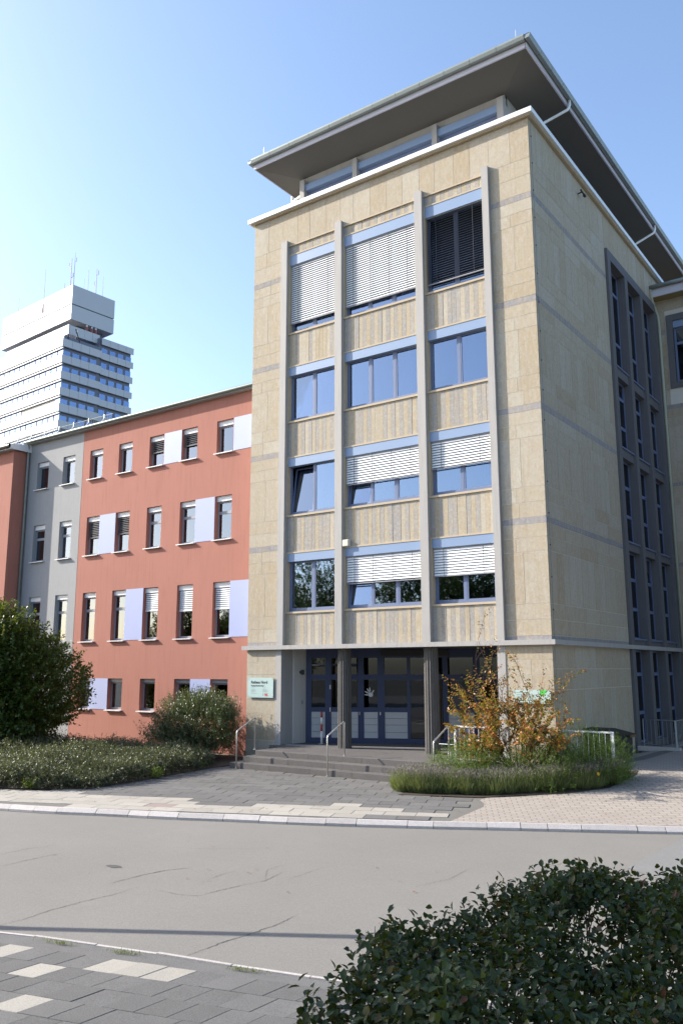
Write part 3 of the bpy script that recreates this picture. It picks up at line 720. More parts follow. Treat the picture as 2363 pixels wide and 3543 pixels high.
# angled glass entrance front
TH = R(25.5); A0 = Vector((-9.415, 1.29, 0)); dx_ = Vector((math.cos(TH), math.sin(TH), 0)); dn = Vector((math.sin(TH), -math.cos(TH), 0))
def epos(s, d, z): return A0 + dx_ * s + dn * d + Vector((0, 0, z))
def ebox(m, s0, s1, d0, d1, z0, z1):
    b = len(m.v); m.v += [tuple(epos(s, d, z)) for z in (z0, z1) for s, d in ((s0, d1), (s1, d1), (s1, d0), (s0, d0))]
    m.f += [tuple(b + i for i in q) for q in ((0, 3, 2, 1), (4, 5, 6, 7), (0, 1, 5, 4), (1, 2, 6, 5), (2, 3, 7, 6), (3, 0, 4, 7))]
    return m
FR = [(0, .19), (.67, .88), (1.80, 2.0), (2.47, 2.71), (3.47, 3.58), (4.66, 4.84), (5.67, 5.9), (6.65, 6.85), (7.6, 7.8), (8.55, 8.75)]
em = MB()
for a, b in FR: ebox(em, a, b, -.05, .05, -.82, 2.30)
for (a, b), (c, d) in zip(FR, FR[1:]):
    ebox(em, b, c, -.045, .045, 2.0, 2.30); ebox(em, b, c, -.045, .045, 1.27, 1.44); ebox(em, b, c, -.045, .045, -.82, -.66)
    if abs(b - 3.58) > .01: ebox(em, b, c, -.045, .045, .20, .35)
ent = obj('entrance_front', em, 'door_blue', T)
for i, ((a, b), (c, d)) in enumerate(zip(FR, FR[1:])):
    obj('pane', ebox(MB(), b - .005, c + .005, -.004, .004, 1.435, 2.005), 'glass_door', ent)
    obj('pane', ebox(MB(), b - .005, c + .005, -.004, .004, .345 if i != 4 else -.665, 1.275), 'glass_door', ent)
    if i != 4:
        zz = [-.66, -.46, -.22, -.01, .20]
        for z0, z1 in zip(zz, zz[1:]): obj('door_board', ebox(MB(), b - .004, c + .004, -.03, .03, z0 + .005, z1 - .005), 'door_panel', ent)
for s in (1.86, 2.56): obj('door_handle', ebox(MB(), s - .012, s + .012, .05, .085, .10, .20), 'steel', ent)
for z in (.95, .2): obj('hinge', ebox(MB(), .83, .86, .05, .07, z, z + .14), 'steel', ent)
obj('header_strip', ebox(MB(), 2.6, 4.9, .06, .14, 2.06, 2.26), 'dark_metal', ent)
hall = MB(); ebox(hall, .1, 8.7, -2.9, -2.8, -.82, 2.3); hall.box(-9.4, -1.7, 4.8, 6.2, -.86, -.835); obj('lobby_wall', hall, 'interior', T)
# hand sticker on the glass
hm = MB(); hc = (2.23, .78)
def blob(cx, cz, rx, rz, an=0, k=12):
    pts = []
    for i in range(k):
        t = 2 * math.pi * i / k; u, v = rx * math.cos(t), rz * math.sin(t)
        pts.append(epos(cx + u * math.cos(an) - v * math.sin(an), .0075, cz + u * math.sin(an) + v * math.cos(an)))
    hm.poly(pts)
blob(hc[0], hc[1] - .01, .085, .075)
for an, ln, off in ((R(62), .17, .0), (R(35), .17, .02), (R(10), .14, .03), (R(-32), .13, -.02), (R(84), .15, -.03)):
    blob(hc[0] - math.sin(an) * .14, hc[1] + math.cos(an) * .13 + off, .022, ln * .55, an, 10)
obj('hand_sticker', hm, 'print_white', ent)
obj('wall_lamp', MB().tube([(-9.42, .95, 1.52), (-9.30, .95, 1.52)], .05, 12).tube([(-9.31, .95, 1.60), (-9.31, .95, 1.44)], .055, 12), 'dark_metal', T)
obj('switch_plate', MB().box(-9.415, -9.405, 1.02, 1.10, .45, .58), 'galvanised', T)

# ------------------------------------------------------------------ red and grey plaster wing
RW = thing('plaster_wing', (-18, 5, -1.3), 'long four-storey red plaster wing with a grey strip and lavender panels', 'building')
YR = .5
PIT = 1.887
WX = [-13.20 - PIT * i for i in range(7)]           # left edges of the window openings, 0.84 wide
RZ = [(10.97, 9.69), (8.03, 6.37), (4.79, 2.77), (1.27, .06)]
WW = .85
holes = [(x, x + WW, zb, zt) for x in WX for zt, zb in RZ] + [(x + .12, x + .60, -1.55, -1.28) for x in WX[:4]]
def wall_sheet(mb, x0, x1, z0, z1, y, hs, depth):
    hs = [h for h in hs if h[0] >= x0 - .01 and h[1] <= x1 + .01]
    X = sorted({x0, x1} | {v for h in hs for v in h[:2]}); Z = sorted({z0, z1} | {v for h in hs for v in h[2:]})
    inside = lambda x, z: any(h[0] < x < h[1] and h[2] < z < h[3] for h in hs)
    for a, b in zip(X, X[1:]):
        for c, d in zip(Z, Z[1:]):
            if not inside((a + b) / 2, (c + d) / 2): mb.poly([(a, y, c), (b, y, c), (b, y, d), (a, y, d)])
    for a, b, c, d in hs:
        mb.poly([(a, y, c), (a, y, d), (a, y + depth, d), (a, y + depth, c)]); mb.poly([(b, y, d), (b, y, c), (b, y + depth, c), (b, y + depth, d)])
        mb.poly([(a, y, d), (b, y, d), (b, y + depth, d), (a, y + depth, d)]); mb.poly([(b, y, c), (a, y, c), (a, y + depth, c), (b, y + depth, c)])
m = MB(); wall_sheet(m, -21.24, -11.02, -1.9, 11.92, YR, holes, .26); obj('red_wall', m, 'red_plaster', RW)
m = MB(); wall_sheet(m, -25.28, -21.252, -1.9, 11.92, YR + .004, holes, .256); m.poly([(-21.252, YR + .004, -1.9), (-21.24, YR, -1.9), (-21.24, YR, 11.92), (-21.252, YR + .004, 11.92)]); obj('grey_wall', m, 'grey_plaster', RW)
obj('joint_strip', MB().box(-21.256, -21.236, YR - .006, YR + .02, -1.3, 11.9), 'grey_plaster', RW)
obj('projecting_wall', MB().box(-46, -25.28, -.27, 2, -1.9, 11.55), 'red_plaster', RW)
core = MB().box(-25.2, -11.2, 2.4, 10, -1.9, 11.8)
for z in (11.3, 8.7, 5.5, 2.2, -.6): core.box(-25.2, -11.2, .79, 2.4, z - .1, z + .1)
for x in WX: core.box(x - .5, x - .42, .79, 2.4, -1.9, 11.8)
obj('room_partition', core, 'interior', RW)
PANEL = {(0, 1), (1, 2), (1, 0), (0, -1)}
for ri, (zt, zb) in enumerate(RZ):
    for ci, x in enumerate(WX):
        fr = MB(); f = .055; y0, y1 = YR + .17, YR + .235; xa, xb = x + .002, x + WW - .002
        sh = .20 if ri < 3 else .14
        fr.box(xa, xb, y0, y1, zb, zb + f + .03); fr.box(xa, xa + f, y0, y1, zb + f + .03, zt - sh); fr.box(xb - f, xb, y0, y1, zb + f + .03, zt - sh)
        fr.box(xa + f, xb - f, y0, y1, zt - sh - f, zt - sh)
        tz = {1: zb + .98, 2: zb + 1.22}.get(ri)
        if tz: fr.box(xa + f, xb - f, y0 + .001, y1 - .001, tz, tz + .11)
        w_ = obj('window', fr, 'window_grey', RW)
        obj('shutter_box', MB().box(xa, xb, YR + .09, YR + .24, zt - sh, zt - .004), 'sill_metal' if ri < 3 else 'window_grey', w_)
        zs = [zb + f + .03] + ([tz, tz + .11] if tz else []) + [zt - sh - f]
        for k in range(0, len(zs), 2): obj('pane', MB().box(xa + f - .004, xb - f + .004, y0 + .03, y0 + .036, zs[k] - .004, zs[k + 1] + .004), 'glass_plain', w_)
        obj('sill', MB().prism([(x - .06, YR - .11, zb - .045), (x - .06, YR + .2, zb - .02), (x - .06, YR + .2, zb + .006), (x - .06, YR - .11, zb - .012)], (WW + .12, 0, 0)), 'sill_metal', w_)
        bl = {(0, 1): ('slat_dark', .62), (0, 2): ('slat_dark', .62), (1, 3): ('slat_dark', .62), (1, 4): ('slat_dark', .62), (2, 0): ('slat_white', .68), (2, 1): ('slat_white', .70), (2, 2): ('slat_white', .66)}.get((ri, ci))
        if bl:
            m = MB(); z = zt - sh - .05; z_end = z - bl[1] * (1.0 if ri else .62)
            while z > z_end: m.poly([(xa + .04, YR + .10, z - .035), (xb - .04, YR + .10, z - .035), (xb - .04, YR + .145, z + .02), (xa + .04, YR + .145, z + .02)]); z -= .075
            m.box(xa + .03, xb - .03, YR + .10, YR + .14, z, z + .03); obj('blind', m, bl[0], w_)
# lavender panels between windows, flush in the plaster
for ri, xs_ in enumerate(([(-16.10, -15.09), (-12.33, -11.02)], [(-19.90, -18.86), (-14.24, -13.2)], [(-18.03, -16.97), (-12.35, -11.02)], [(-20.0, -18.86), (-14.24, -13.2)])):
    for a, b in xs_: obj('lavender_panel', MB().box(a + .012, b - .012, YR - .012, YR + .02, RZ[ri][1] + .0, RZ[ri][0] - .0), 'lavender_panel', RW)
for x in WX[:4]: obj('basement_window', MB().box(x + .12, x + .60, YR + .22, YR + .25, -1.55, -1.28), 'dark_metal', RW)
# roof edge: gutter, roof sheet, snow guard
obj('roof', MB().poly([(-25.3, YR - .20, 12.03), (-11.03, YR - .20, 12.03), (-11.03, 8, 13.0), (-25.3, 8, 13.0)]).poly([(-46, -.6, 11.75), (-25.1, -.6, 11.75), (-25.1, 8, 12.9), (-46, 8, 12.9)]).box(-25.3, -11.03, YR - .22, YR + .02, 11.90, 11.97).box(-46, -25.12, -.55, -.25, 11.52, 11.6), 'roof_sheet', RW)
obj('eaves_end', MB().prism([(-25.10, -.58, 11.54), (-25.10, .6, 11.54), (-25.10, .6, 11.95), (-25.10, -.58, 11.74)], (.02, 0, 0)), 'sill_metal', RW)
n = 16
for i in range(n):
    a = -25.3 + (14.27) * i / n; b = -25.3 + 14.27 * (i + 1) / n - .004
    obj('gutter_section', MB().tube([(a, YR - .24, 12.0), (b, YR - .24, 12.0)], .075, 12, False), 'gutter_green', RW, True)
for i in range(12):
    a = -46 + 20.9 * i / 12; obj('gutter_section', MB().tube([(a, -.62, 11.68), (a + 1.738, -.62, 11.68)], .075, 12, False), 'gutter_green', RW, True)
m = MB()
for x in np.arange(-27.5, -19.6, .13): m.tube([(x, .62, 12.14), (x + .02, .66, 12.50)], .009, 5)
for x in np.arange(-27.5, -19.6, 1.05): m.tube([(x, .5, 12.12), (x + .05, .62, 12.35), (x, .66, 12.56)], .022, 6)
m.tube([(-27.5, .66, 12.50), (-19.6, .66, 12.50)], .014, 6); m.tube([(-27.5, .62, 12.17), (-19.6, .62, 12.17)], .014, 6)
obj('snow_guard', m, 'galvanised', RW)
obj('downpipe', MB().tube([(-25.12, YR - .20, 11.96), (-25.12, YR - .14, 11.75), (-25.16, YR - .10, 11.5), (-25.16, YR - .10, -1.3)], .055, 10).tube([(-25.16, YR - .10, 9.3), (-25.16, YR - .10, 9.36)], .066, 10).tube([(-25.16, YR - .10, 6.2), (-25.16, YR - .10, 6.26)], .066, 10), 'gutter_zinc', RW, True)

# ------------------------------------------------------------------ stone wing on the right
SWG = thing('stone_wing', (4, 14, -1.3), 'lower sandstone wing with a white eave behind the cream downpipe', 'building')
YS = 13.3
m = MB(); hs = [(.66, 1.75, 13.35, 16.05), (3.3, 4.4, 13.35, 16.05)]
wall_sheet(m, -.03, 12, -1.5, 17.05, YS, hs, .3); obj('wall', m, 'mortar', SWG)
def wing_st(x0, x1, z0, z1, band=False):
    piece('stone_slab', 'basalt_band' if band else 'sandstone', SWG, x0 + .003, x1 - .003, YS - .012, YS + .02, z0 + .003, z1 - .003)
z = 17.02
lay = [('c', .42), ('c', .45)]
ZW = [17.02, 16.55, 16.12, 15.72, 15.53, 15.1, 13.5, 13.05, 12.42, 12.24, 11.86, 11.46, 10.0, 9.56, 9.12, 8.95, 8.55, 8.15, 6.7, 6.26, 5.82, 5.64, 5.2, 4.8, 3.4, 2.95, 2.52, 2.3, 1.6, 1.0, -.5, -1.2]
for z1, z0 in zip(ZW, ZW[1:]):
    band = any(abs(z1 - b) < .01 for b in ZB); x = .02
    while x < 3.0:
        w = random.uniform(.5, .75) if z1 - z0 > 1 else random.uniform(.7, 1.1)
        x2 = min(x + w, 3.0)
        segs = [(x, x2)]
        for a, b, c, d in [(.36, 2.05, 13.0, 16.4)]:
            if z0 < d and z1 > c: segs = [s for q in segs for s in ((q[0], min(q[1], a)), (max(q[0], b), q[1])) if s[1] - s[0] > .03]
        for a, b in segs: wing_st(a, b, z0, z1, band)
        x = x2
obj('window_surround', MB().box(.40, .66, YS - .06, YS + .25, 13.1, 16.33).box(1.75, 2.0, YS - .06, YS + .25, 13.1, 16.33).box(.66, 1.75, YS - .06, YS + .25, 16.05, 16.33).box(.66, 1.75, YS - .06, YS + .25, 13.1, 13.35), 'frame_concrete', SWG)
w_ = obj('window', MB().box(.66, .74, YS + .1, YS + .16, 13.35, 15.75).box(1.67, 1.75, YS + .1, YS + .16, 13.35, 15.75).box(.74, 1.67, YS + .1, YS + .16, 13.35, 13.45).box(.74, 1.67, YS + .1, YS + .16, 15.67, 15.75).box(.74, 1.67, YS + .1, YS + .16, 15.0, 15.12).box(1.17, 1.25, YS + .1, YS + .16, 13.45, 15.0), 'blue_frame', SWG)
obj('header_box', MB().box(.665, 1.745, YS + .0, YS + .2, 15.75, 16.045), 'blue_box', w_); obj('pane', MB().box(.73, 1.68, YS + .13, YS + .136, 13.44, 15.68), 'glass_plain', w_)
obj('room', MB().box(-.0, 12, YS + .9, YS + 5, -1.3, 16.9), 'interior', SWG)
obj('eave', MB().box(-.02, 12, 12.72, 12.78, 17.06, 17.42), 'fascia_metal', SWG); obj('eave_soffit', MB().box(-.02, 12, 12.78, YS, 17.06, 17.10), 'wing_soffit', SWG)
obj('roof', MB().poly([(-.02, 12.6, 17.56), (12, 12.6, 17.56), (12, 18, 19.0), (-.02, 18, 19.0)]).box(-.02, 12, 12.70, 13.2, 17.43, 17.50), 'roof_sheet', SWG)
for i in range(7): obj('gutter_section', MB().tube([(-.02 + i * 1.7, 12.62, 17.48), (-.02 + i * 1.7 + 1.68, 12.62, 17.48)], .08, 10), 'gutter_zinc', SWG, True)
obj('downpipe', MB().tube([(.03, 12.66, 17.42), (.03, 12.66, 17.1), (.05, 12.85, 16.8), (.12, 13.14, 16.35), (.15, 13.14, 16.1), (.15, 13.14, -1.2)], .055, 12), 'pipe_cream', SWG, True)

# ------------------------------------------------------------------ far high-rise
ha = R(3.8); HU = Vector((-math.cos(ha), math.sin(ha), 0)); HV = Vector((math.sin(ha), math.cos(ha), 0)); HC = Vector((-131.78, 77.04, 0))
HR = thing('high_rise', (HC.x - 12, HC.y + 9, -1.4), 'distant white slab high-rise with ribbon windows and rooftop antennas', 'tower block')
def hp(u, v, z): return HC + HU * u + HV * v + Vector((0, 0, z))
def hbox(m, u0, u1, v0, v1, z0, z1):
    b = len(m.v); m.v += [tuple(hp(u, v, z)) for z in (z0, z1) for u, v in ((u1, v0), (u0, v0), (u0, v1), (u1, v1))]
    m.f += [tuple(b + i for i in q) for q in ((0, 3, 2, 1), (4, 5, 6, 7), (0, 1, 5, 4), (1, 2, 6, 5), (2, 3, 7, 6), (3, 0, 4, 7))]
    return m
LU = 46; obj('body', hbox(hbox(MB(), .5, LU, .5, 9.2, -1.4, 69.0), .9, LU, 9.2, 17.3, -1.4, 71.3), 'tower_dark', HR)
ZP = [66.5 - 3.45 * i for i in range(9)]
PM = {}
def hpiece(name, mat, parent, u0, u1, v0, v1, z0, z1):
    d = (round(u1 - u0, 3), round(v1 - v0, 3), round(z1 - z0, 3), mat)
    if d not in PM:
        m = MB(); b = hbox(m, 0, d[0], 0, d[1], 0, d[2]); m.v = [tuple(Vector(v) - HC) for v in m.v]; PM[d] = m.mesh(name); PM[d].materials.append(MATS[mat])
    return obj(name, PM[d], None, parent, loc=hp(u0, v0, z0))
for zi, z in enumerate(ZP):
    right_rows = [z] + ([69.75] if zi == 0 else [])
    # right (short) face: panels and windows
    pw = 2.08
    for k in range(4):
        v0 = .12 + k * pw; hpiece('parapet_panel', 'tower_panel', HR, 0, .14, v0 + .03, v0 + (pw if k < 3 else 3.0) - .03, z, z + 1.62)
        hpiece('far_window', 'glass_far', HR, .42, .46, v0 + .42, v0 + 1.98, z - 1.82, z - .72)
    obj('ledge', hbox(MB(), .05, .5, 0, 8.6, z - .12, z + .02), 'tower_dark', HR)
    for zz in right_rows:
        for k in range(4):
            v0 = 9.45 + k * 2.06; hpiece('parapet_panel', 'tower_panel', HR, .35, .49, v0 + .03, v0 + 2.03, zz - (.0), zz + 1.45)
            hpiece('far_window', 'glass_far', HR, .82, .86, v0 + .30, v0 + 1.75, zz - 1.82, zz - .62)
    # left (long) face
    for k in range(14):
        u0 = .12 + k * 2.1
        hpiece('parapet_panel', 'tower_panel', HR, u0 + .04, u0 + 2.06, 0, .14, z, z + 1.62)
        if not (zi == 3 and 0 < k < 7): hpiece('far_window', 'glass_far', HR, u0 + .25, u0 + 2.05, .42, .46, z - 1.82, z - .55)
        else: hpiece('louvre', 'tower_louvre', HR, u0 + .02, u0 + 2.08, .40, .46, z - 1.80, z - .5)
    obj('sunshade_strip', hbox(MB(), .1, 29.5, .12, .42, z - .45, z - .16), 'tower_panel', HR)
    obj('corner_post', hbox(MB(), 0, .13, 0, .115, z, z + 1.62), 'tower_panel', HR)
for k in range(12):
    u0 = 1.7 + k * 2.1; hpiece('parapet_panel', 'tower_panel', HR, u0 + .02, u0 + 2.08, 2.2, 2.34, 70.2, 72.3)
for k in range(4): hpiece('parapet_panel', 'tower_panel', HR, 1.7, 1.84, 2.4 + k * 1.85, 2.4 + k * 1.85 + 1.8, 70.2, 72.2)
obj('terrace_wall', hbox(MB(), 4.2, LU, 5.6, 12, 66, 74), 'tower_dark', HR)
obj('plant_room', hbox(MB(), 2.0, 30, 2.73, 13.3, 73.75, 77.0), 'tower_panel', HR); obj('plant_room', hbox(MB(), 2.0, 30, 2.73, 13.3, 77.25, 81.45), 'tower_panel', HR); obj('shadow_gap', hbox(MB(), 2.3, 29.6, 3.03, 13.0, 76.9, 77.4), 'tower_dark', HR)
for k in range(12): obj('vent_slot', hbox(MB(), 7.6 + k * .5, 7.85 + k * .5, 2.69, 2.76, 78.3, 80.2), 'tower_louvre', HR)
def mast(u, v, z0, z1, r, arms=()):
    m = MB().tube([hp(u, v, z0), hp(u, v, z1)], [r, r * .5], 6)
    for z, l in arms: m.tube([hp(u, v, z), hp(u - l, v, z), hp(u - l, v, z + .9)], r * .6, 5)
    obj('antenna', m, 'mast_red', HR)
mast(5.3, 4.2, 79, 89.0, .10, ((87.3, -.9), (84.5, .8))); mast(4.6, 4.5, 79, 90.3, .07, ((88, .6),)); mast(4.9, 2.6, 77.9, 82.5, .08); mast(13.2, 2.6, 77.6, 81.5, .08); mast(13.1, 2.75, 80, 88.5, .05)
mast(3.0, 9.0, 80, 87.8, .08, ((86.2, .7), (84, -.7))); mast(3.0, 7.0, 80, 86.8, .05); mast(3.0, 10.7, 80, 86.5, .05); mast(2.6, 5.8, 80, 84.2, .03); mast(24, 3.0, 80, 85, .04)
for i, v in enumerate((6.6, 7.8, 8.8)):
    m = MB().tube([hp(1.9, v, 72.2), hp(1.9, v, 73.1)], .28, 8); m2 = MB().tube([hp(1.9, v, 73.1), hp(1.9, v, 73.5)], .18, 8)
    o = obj('warning_light', m, 'mast_red', HR); obj('lamp_globe', m2, 'white_paint', o)
obj('roof_crane', MB().tube([hp(.6, 4.3, 68.4), hp(.2, 2.9, 71.0)], .12, 6).tube([hp(.6, 1.6, 68.4), hp(.2, 1.2, 69.4)], .10, 6), 'dark_metal', HR)

# ------------------------------------------------------------------ steps and handrails
ST = thing('entrance_steps', (-5.6, -1.6, -1.3), 'three broad dark basalt steps leading up to the entrance porch', 'steps')
def stepblocks(x0, x1, y0, y1, z0, z1, lens):
    so_ = obj('step', MB().box(x0 + .06, x1 - .06, y0 + .06, y1, z0 - .2, z1 - .01), 'joint_sand', ST); x = x0; i = 0
    while x < x1 - .05:
        b = min(x + lens[i % len(lens)], x1); i += 1
        m = MB(); c = .012; g = .004
        m.prism([(x + g, y0, z0 - .1), (x + g, y1, z0 - .1), (x + g, y1, z1), (x + g, y0 + c, z1), (x + g, y0, z1 - c)], (b - x - 2 * g, 0, 0))
        obj('step_block', m, 'step_basalt', so_); x = b
stepblocks(-9.38, -2.0, -2.50, -1.2, -1.29, -1.14, (1.55, 1.5, 1.45, 1.6)); stepblocks(-9.15, -2.0, -2.17, -.9, -1.14, -.98, (1.75, 1.7, 1.6)); stepblocks(-8.95, -1.9, -1.83, -.03, -.98, -.82, (2.05, 1.9, 1.95))
lab = ['steel handrail beside the glass sign at the left end of the steps', 'steel handrail in the middle of the entrance steps', 'steel handrail at the shrub bed end of the steps']
for x, l in zip((-9.06, -5.66, -2.28), lab):
    h = thing('handrail', (x, -2.1, -1.3), l, 'handrail', 'handrails on the entrance steps')
    zb_ = hz(x, -2.56)
    pts = [(x, -2.56, zb_), (x, -2.56, -.26), (x, -2.545, -.225), (x, -2.52, -.20), (x, -1.80, .125), (x, -1.77, .132), (x, -1.745, .12), (x, -1.735, .09), (x, -1.735, -.82)]
    obj('rail', MB().tube(pts, .021, 12), 'steel', h, True)
    for y, z in ((-2.56, zb_), (-1.735, -.82)): obj('base_plate', MB().tube([(x, y, z + .001), (x, y, z + .012)], .045, 14), 'steel', h)

# red and white bollard
b = thing('bollard', (-8.55, 1.02, -.82), 'red and white banded steel bollard in the porch', 'bollard')
zz = [-.80, -.36, -.15, .05, .17]; zz = [-.82, -.40, -.18, .04, .22]
for i, (z0, z1) in enumerate(zip(zz, zz[1:])): obj('band', MB().tube([(-8.55, 1.02, z0), (-8.55, 1.02, z1)], .038, 16), ('white_paint', 'red_paint')[i % 2], b, True)
obj('foot_plate', MB().box(-8.64, -8.46, .94, 1.10, -.82, -.808), 'steel', b)

# glass sign with lettering
def text(body, size, loc, mat, parent, rotx=R(90), bold=0.0):
    c = bpy.data.curves.new('lettering', 'FONT'); c.body = body; c.size = size; c.offset = bold; c.extrude = .0008; c.resolution_u = 2
    t = bpy.data.objects.new('lettering_tmp', c); COL.objects.link(t); t.rotation_euler = (rotx, 0, 0)
    bpy.context.view_layer.update()
    me = bpy.data.meshes.new_from_object(t.evaluated_get(bpy.context.evaluated_depsgraph_get())); bpy.data.objects.remove(t)
    me.materials.clear(); me.materials.append(MATS[mat])
    return obj('lettering', me, None, parent, loc=loc, rot=(rotx, 0, 0))
sg = thing('glass_sign', (-10.33, -.05, .66), 'pale green glass sign with bold black lettering on the left stone pier', 'sign')
obj('plate', MB().box(-10.89, -9.76, -.062, -.05, .685, 1.345), 'sign_glass', sg)
text('Rathaus Nord', .128, (-10.74, -.064, 1.15), 'print_black', sg, bold=.0035)
text('Eingang Benzinoring 1', .068, (-10.74, -.064, 1.055), 'print_black', sg, bold=.0012)
m = MB()
for k, w in enumerate((.15, 0, .17, .21, .22, .17, 0, .25)):
    if w: m.box(-10.74, -10.74 + w, -.0635, -.0625, 1.00 - k * .026, 1.009 - k * .026)
for k, w in enumerate((.12, 0, .17, .20, .24, .19, 0, .26)):
    if w: m.box(-10.22, -10.22 + w, -.0635, -.0625, 1.00 - k * .026, 1.009 - k * .026)
obj('small_print', m, 'print_grey', sg)
m = MB(); m.poly([(-10.14, -.064, .83), (-10.09, -.064, .79), (-10.11, -.064, .83), (-10.05, -.064, .79), (-10.03, -.064, .84), (-10.0, -.064, .76), (-10.12, -.064, .76)]); m.box(-10.12, -9.97, -.0645, -.0625, .735, .75); obj('emblem', m, 'print_red', sg)
obj('crest', MB().box(-10.215, -10.19, -.0645, -.0625, .75, .80), 'print_grey', sg)
for x in (-10.85, -9.80):
    for z in (.725, 1.305): obj('screw', MB().tube([(x, -.07, z), (x, .0, z)], .012, 10), 'steel', sg)
pq = thing('plaque', (-.62, -.04, .7), 'pale plaque with a green corner on the right stone pier', 'sign')
obj('plate', MB().box(-1.16, -.09, -.05, -.035, .70, 1.06), 'sign_glass', pq); obj('green_field', MB().poly([(-.40, -.0515, 1.055), (-.20, -.0515, 1.055), (-.20, -.0515, .99), (-.27, -.0515, .97), (-.27, -.0515, .90), (-.40, -.0515, .93)]), 'print_green', pq)
m = MB()
for k in range(5): m.box(-1.08, -.70 + .05 * (k % 3), -.0515, -.0505, .98 - k * .05, .995 - k * .05)
obj('small_print', m, 'print_grey', pq)
for x in (-1.12, -.13):
    for z in (.73, 1.03): obj('screw', MB().tube([(x, -.055, z), (x, 0, z)], .010, 8), 'steel', pq)
ab = thing('alarm_box', (-6.8, -.02, 5.5), 'small cream box mounted beside the second pilaster', 'alarm box')
obj('housing', MB().box(-6.90, -6.66, -.10, .035, 5.52, 5.74), 'plaster_box', ab); obj('cover', MB().box(-6.885, -6.675, -.112, -.10, 5.535, 5.725), 'plaster_box', ab)

# white guard rail by the bed
gr = thing('guard_rail', (-.3, -1.1, -1.0), 'white steel guard rail behind the autumn shrub', 'railing')
y = -1.05
obj('top_rail', MB().box(-2.48, 1.87, y - .025, y + .025, .07, .11), 'white_paint', gr)
obj('bottom_rail', MB().box(-2.44, 1.83, y - .012, y + .012, -.78, -.75), 'white_paint', gr)
for x in (-2.46, -.98, .45, 1.845): obj('post', MB().box(x - .024, x + .024, y - .0245, y + .0245, -1.25, .07), 'white_paint', gr)
for x in np.arange(-2.32, 1.8, .142): obj('baluster', MB().tube([(x, y, -.75), (x, y, .07)], .009, 8), 'white_paint', gr)
tr = thing('toggle_bar', (-2.6, -1.0, -.82), 'short steel bar reaching out from the guard rail end', 'railing'); obj('bar', MB().tube([(-2.95, -1.06, -.40), (-2.47, -1.06, -.40)], .015, 8), 'steel', tr)
bn = thing('ash_bin', (-2.75, -.75, -.82), 'small pale round bin standing beside the right column', 'bin')
m = MB().tube([(-2.75, -.75, -.82), (-2.75, -.75, -.62)], [.085, .095], 18); obj('body', m, 'door_panel', bn, True); obj('rim', MB().tube([(-2.75, -.75, -.62), (-2.75, -.75, -.605)], .10, 18), 'galvanised', bn)
# grit bin by the side wall
gb = thing('grit_bin', (.5, 3.4, -.95), 'dark grit bin with a sloping lid against the shaded side wall', 'bin')
obj('body', MB().prism([(.05, 2.1, -.96), (.05, 4.25, -.96), (.05, 4.3, -.38), (.05, 2.05, -.14)], (.62, 0, 0)), 'grit_box', gb)
obj('lid', MB().prism([(.02, 1.95, -.13), (.02, 4.5, -.40), (.02, 4.5, -.31), (.02, 2.6, -.04), (.02, 1.95, -.04)], (.70, 0, 0)), 'grit_box', gb); obj('lid_edge', MB().box(.722, .732, 3.9, 4.5, -.395, -.325), 'wood_edge', gb)
# galvanised fence round the light well
gf = thing('areaway_fence', (.8, 8.5, -.95), 'galvanised railing round the light well below the stair windows', 'railing')
def fence(a, b):
    a, b = Vector(a), Vector(b); L = (b - a).length; n = int(L / .16)
    obj('top_rail', MB().tube([a + Vector((0, 0, .92)), b + Vector((0, 0, .92))], .018, 8), 'galvanised', gf); obj('bottom_rail', MB().tube([a + Vector((0, 0, .12)), b + Vector((0, 0, .12))], .014, 8), 'galvanised', gf)
    for t in (0, 1): p = a.lerp(b, t); obj('post', MB().tube([p, p + Vector((0, 0, .92))], .020, 8), 'galvanised', gf)
    for i in range(1, n): p = a.lerp(b, i / n); obj('baluster', MB().tube([p + Vector((0, 0, .12)), p + Vector((0, 0, .92))], .006, 6), 'galvanised', gf)
fence((.12, 7.3, -.95), (1.30, 6.7, -.95)); fence((1.32, 6.72, -.95), (1.32, 12.6, -.95))
structure('light_well_kerb', MB().box(.1, 1.42, 6.62, 6.86, -1.0, -.86), 'kerb_granite')

# ------------------------------------------------------------------ vegetation
def rand_dirs(n, g): return unit(g.normal(size=(n, 3)))
def twigs_to_leaves(P, D, length, per, lsize, lwid, g, spread=.9, droop=.0, two=True):
    """leaves set along twigs: P twig base, D twig direction"""
    n = len(P); t = np.tile(np.linspace(.12, 1.0, per), (n, 1)) + g.normal(0, .03, (n, per))
    L = (length * g.uniform(.6, 1.3, n))[:, None]
    Q = P[:, None, :] + D[:, None, :] * (t * L)[..., None]
    Q[..., 2] -= droop * (t * L) ** 2
    side = unit(np.cross(D, rand_dirs(n, g)))[:, None, :] * np.where(np.arange(per) % 2 == 0, 1, -1)[None, :, None]
    A = D[:, None, :] * .55 + side * spread + g.normal(0, .35, (n, per, 3))
    Nn = np.array([0, 0, 1.0]) + g.normal(0, .45, (n, per, 3)) + D[:, None, :] * .3
    k = n * per
    return Q.reshape(-1, 3), unit(A.reshape(-1, 3)), unit(Nn.reshape(-1, 3)), lsize * g.uniform(.65, 1.25, k), lwid * g.uniform(.7, 1.2, k)
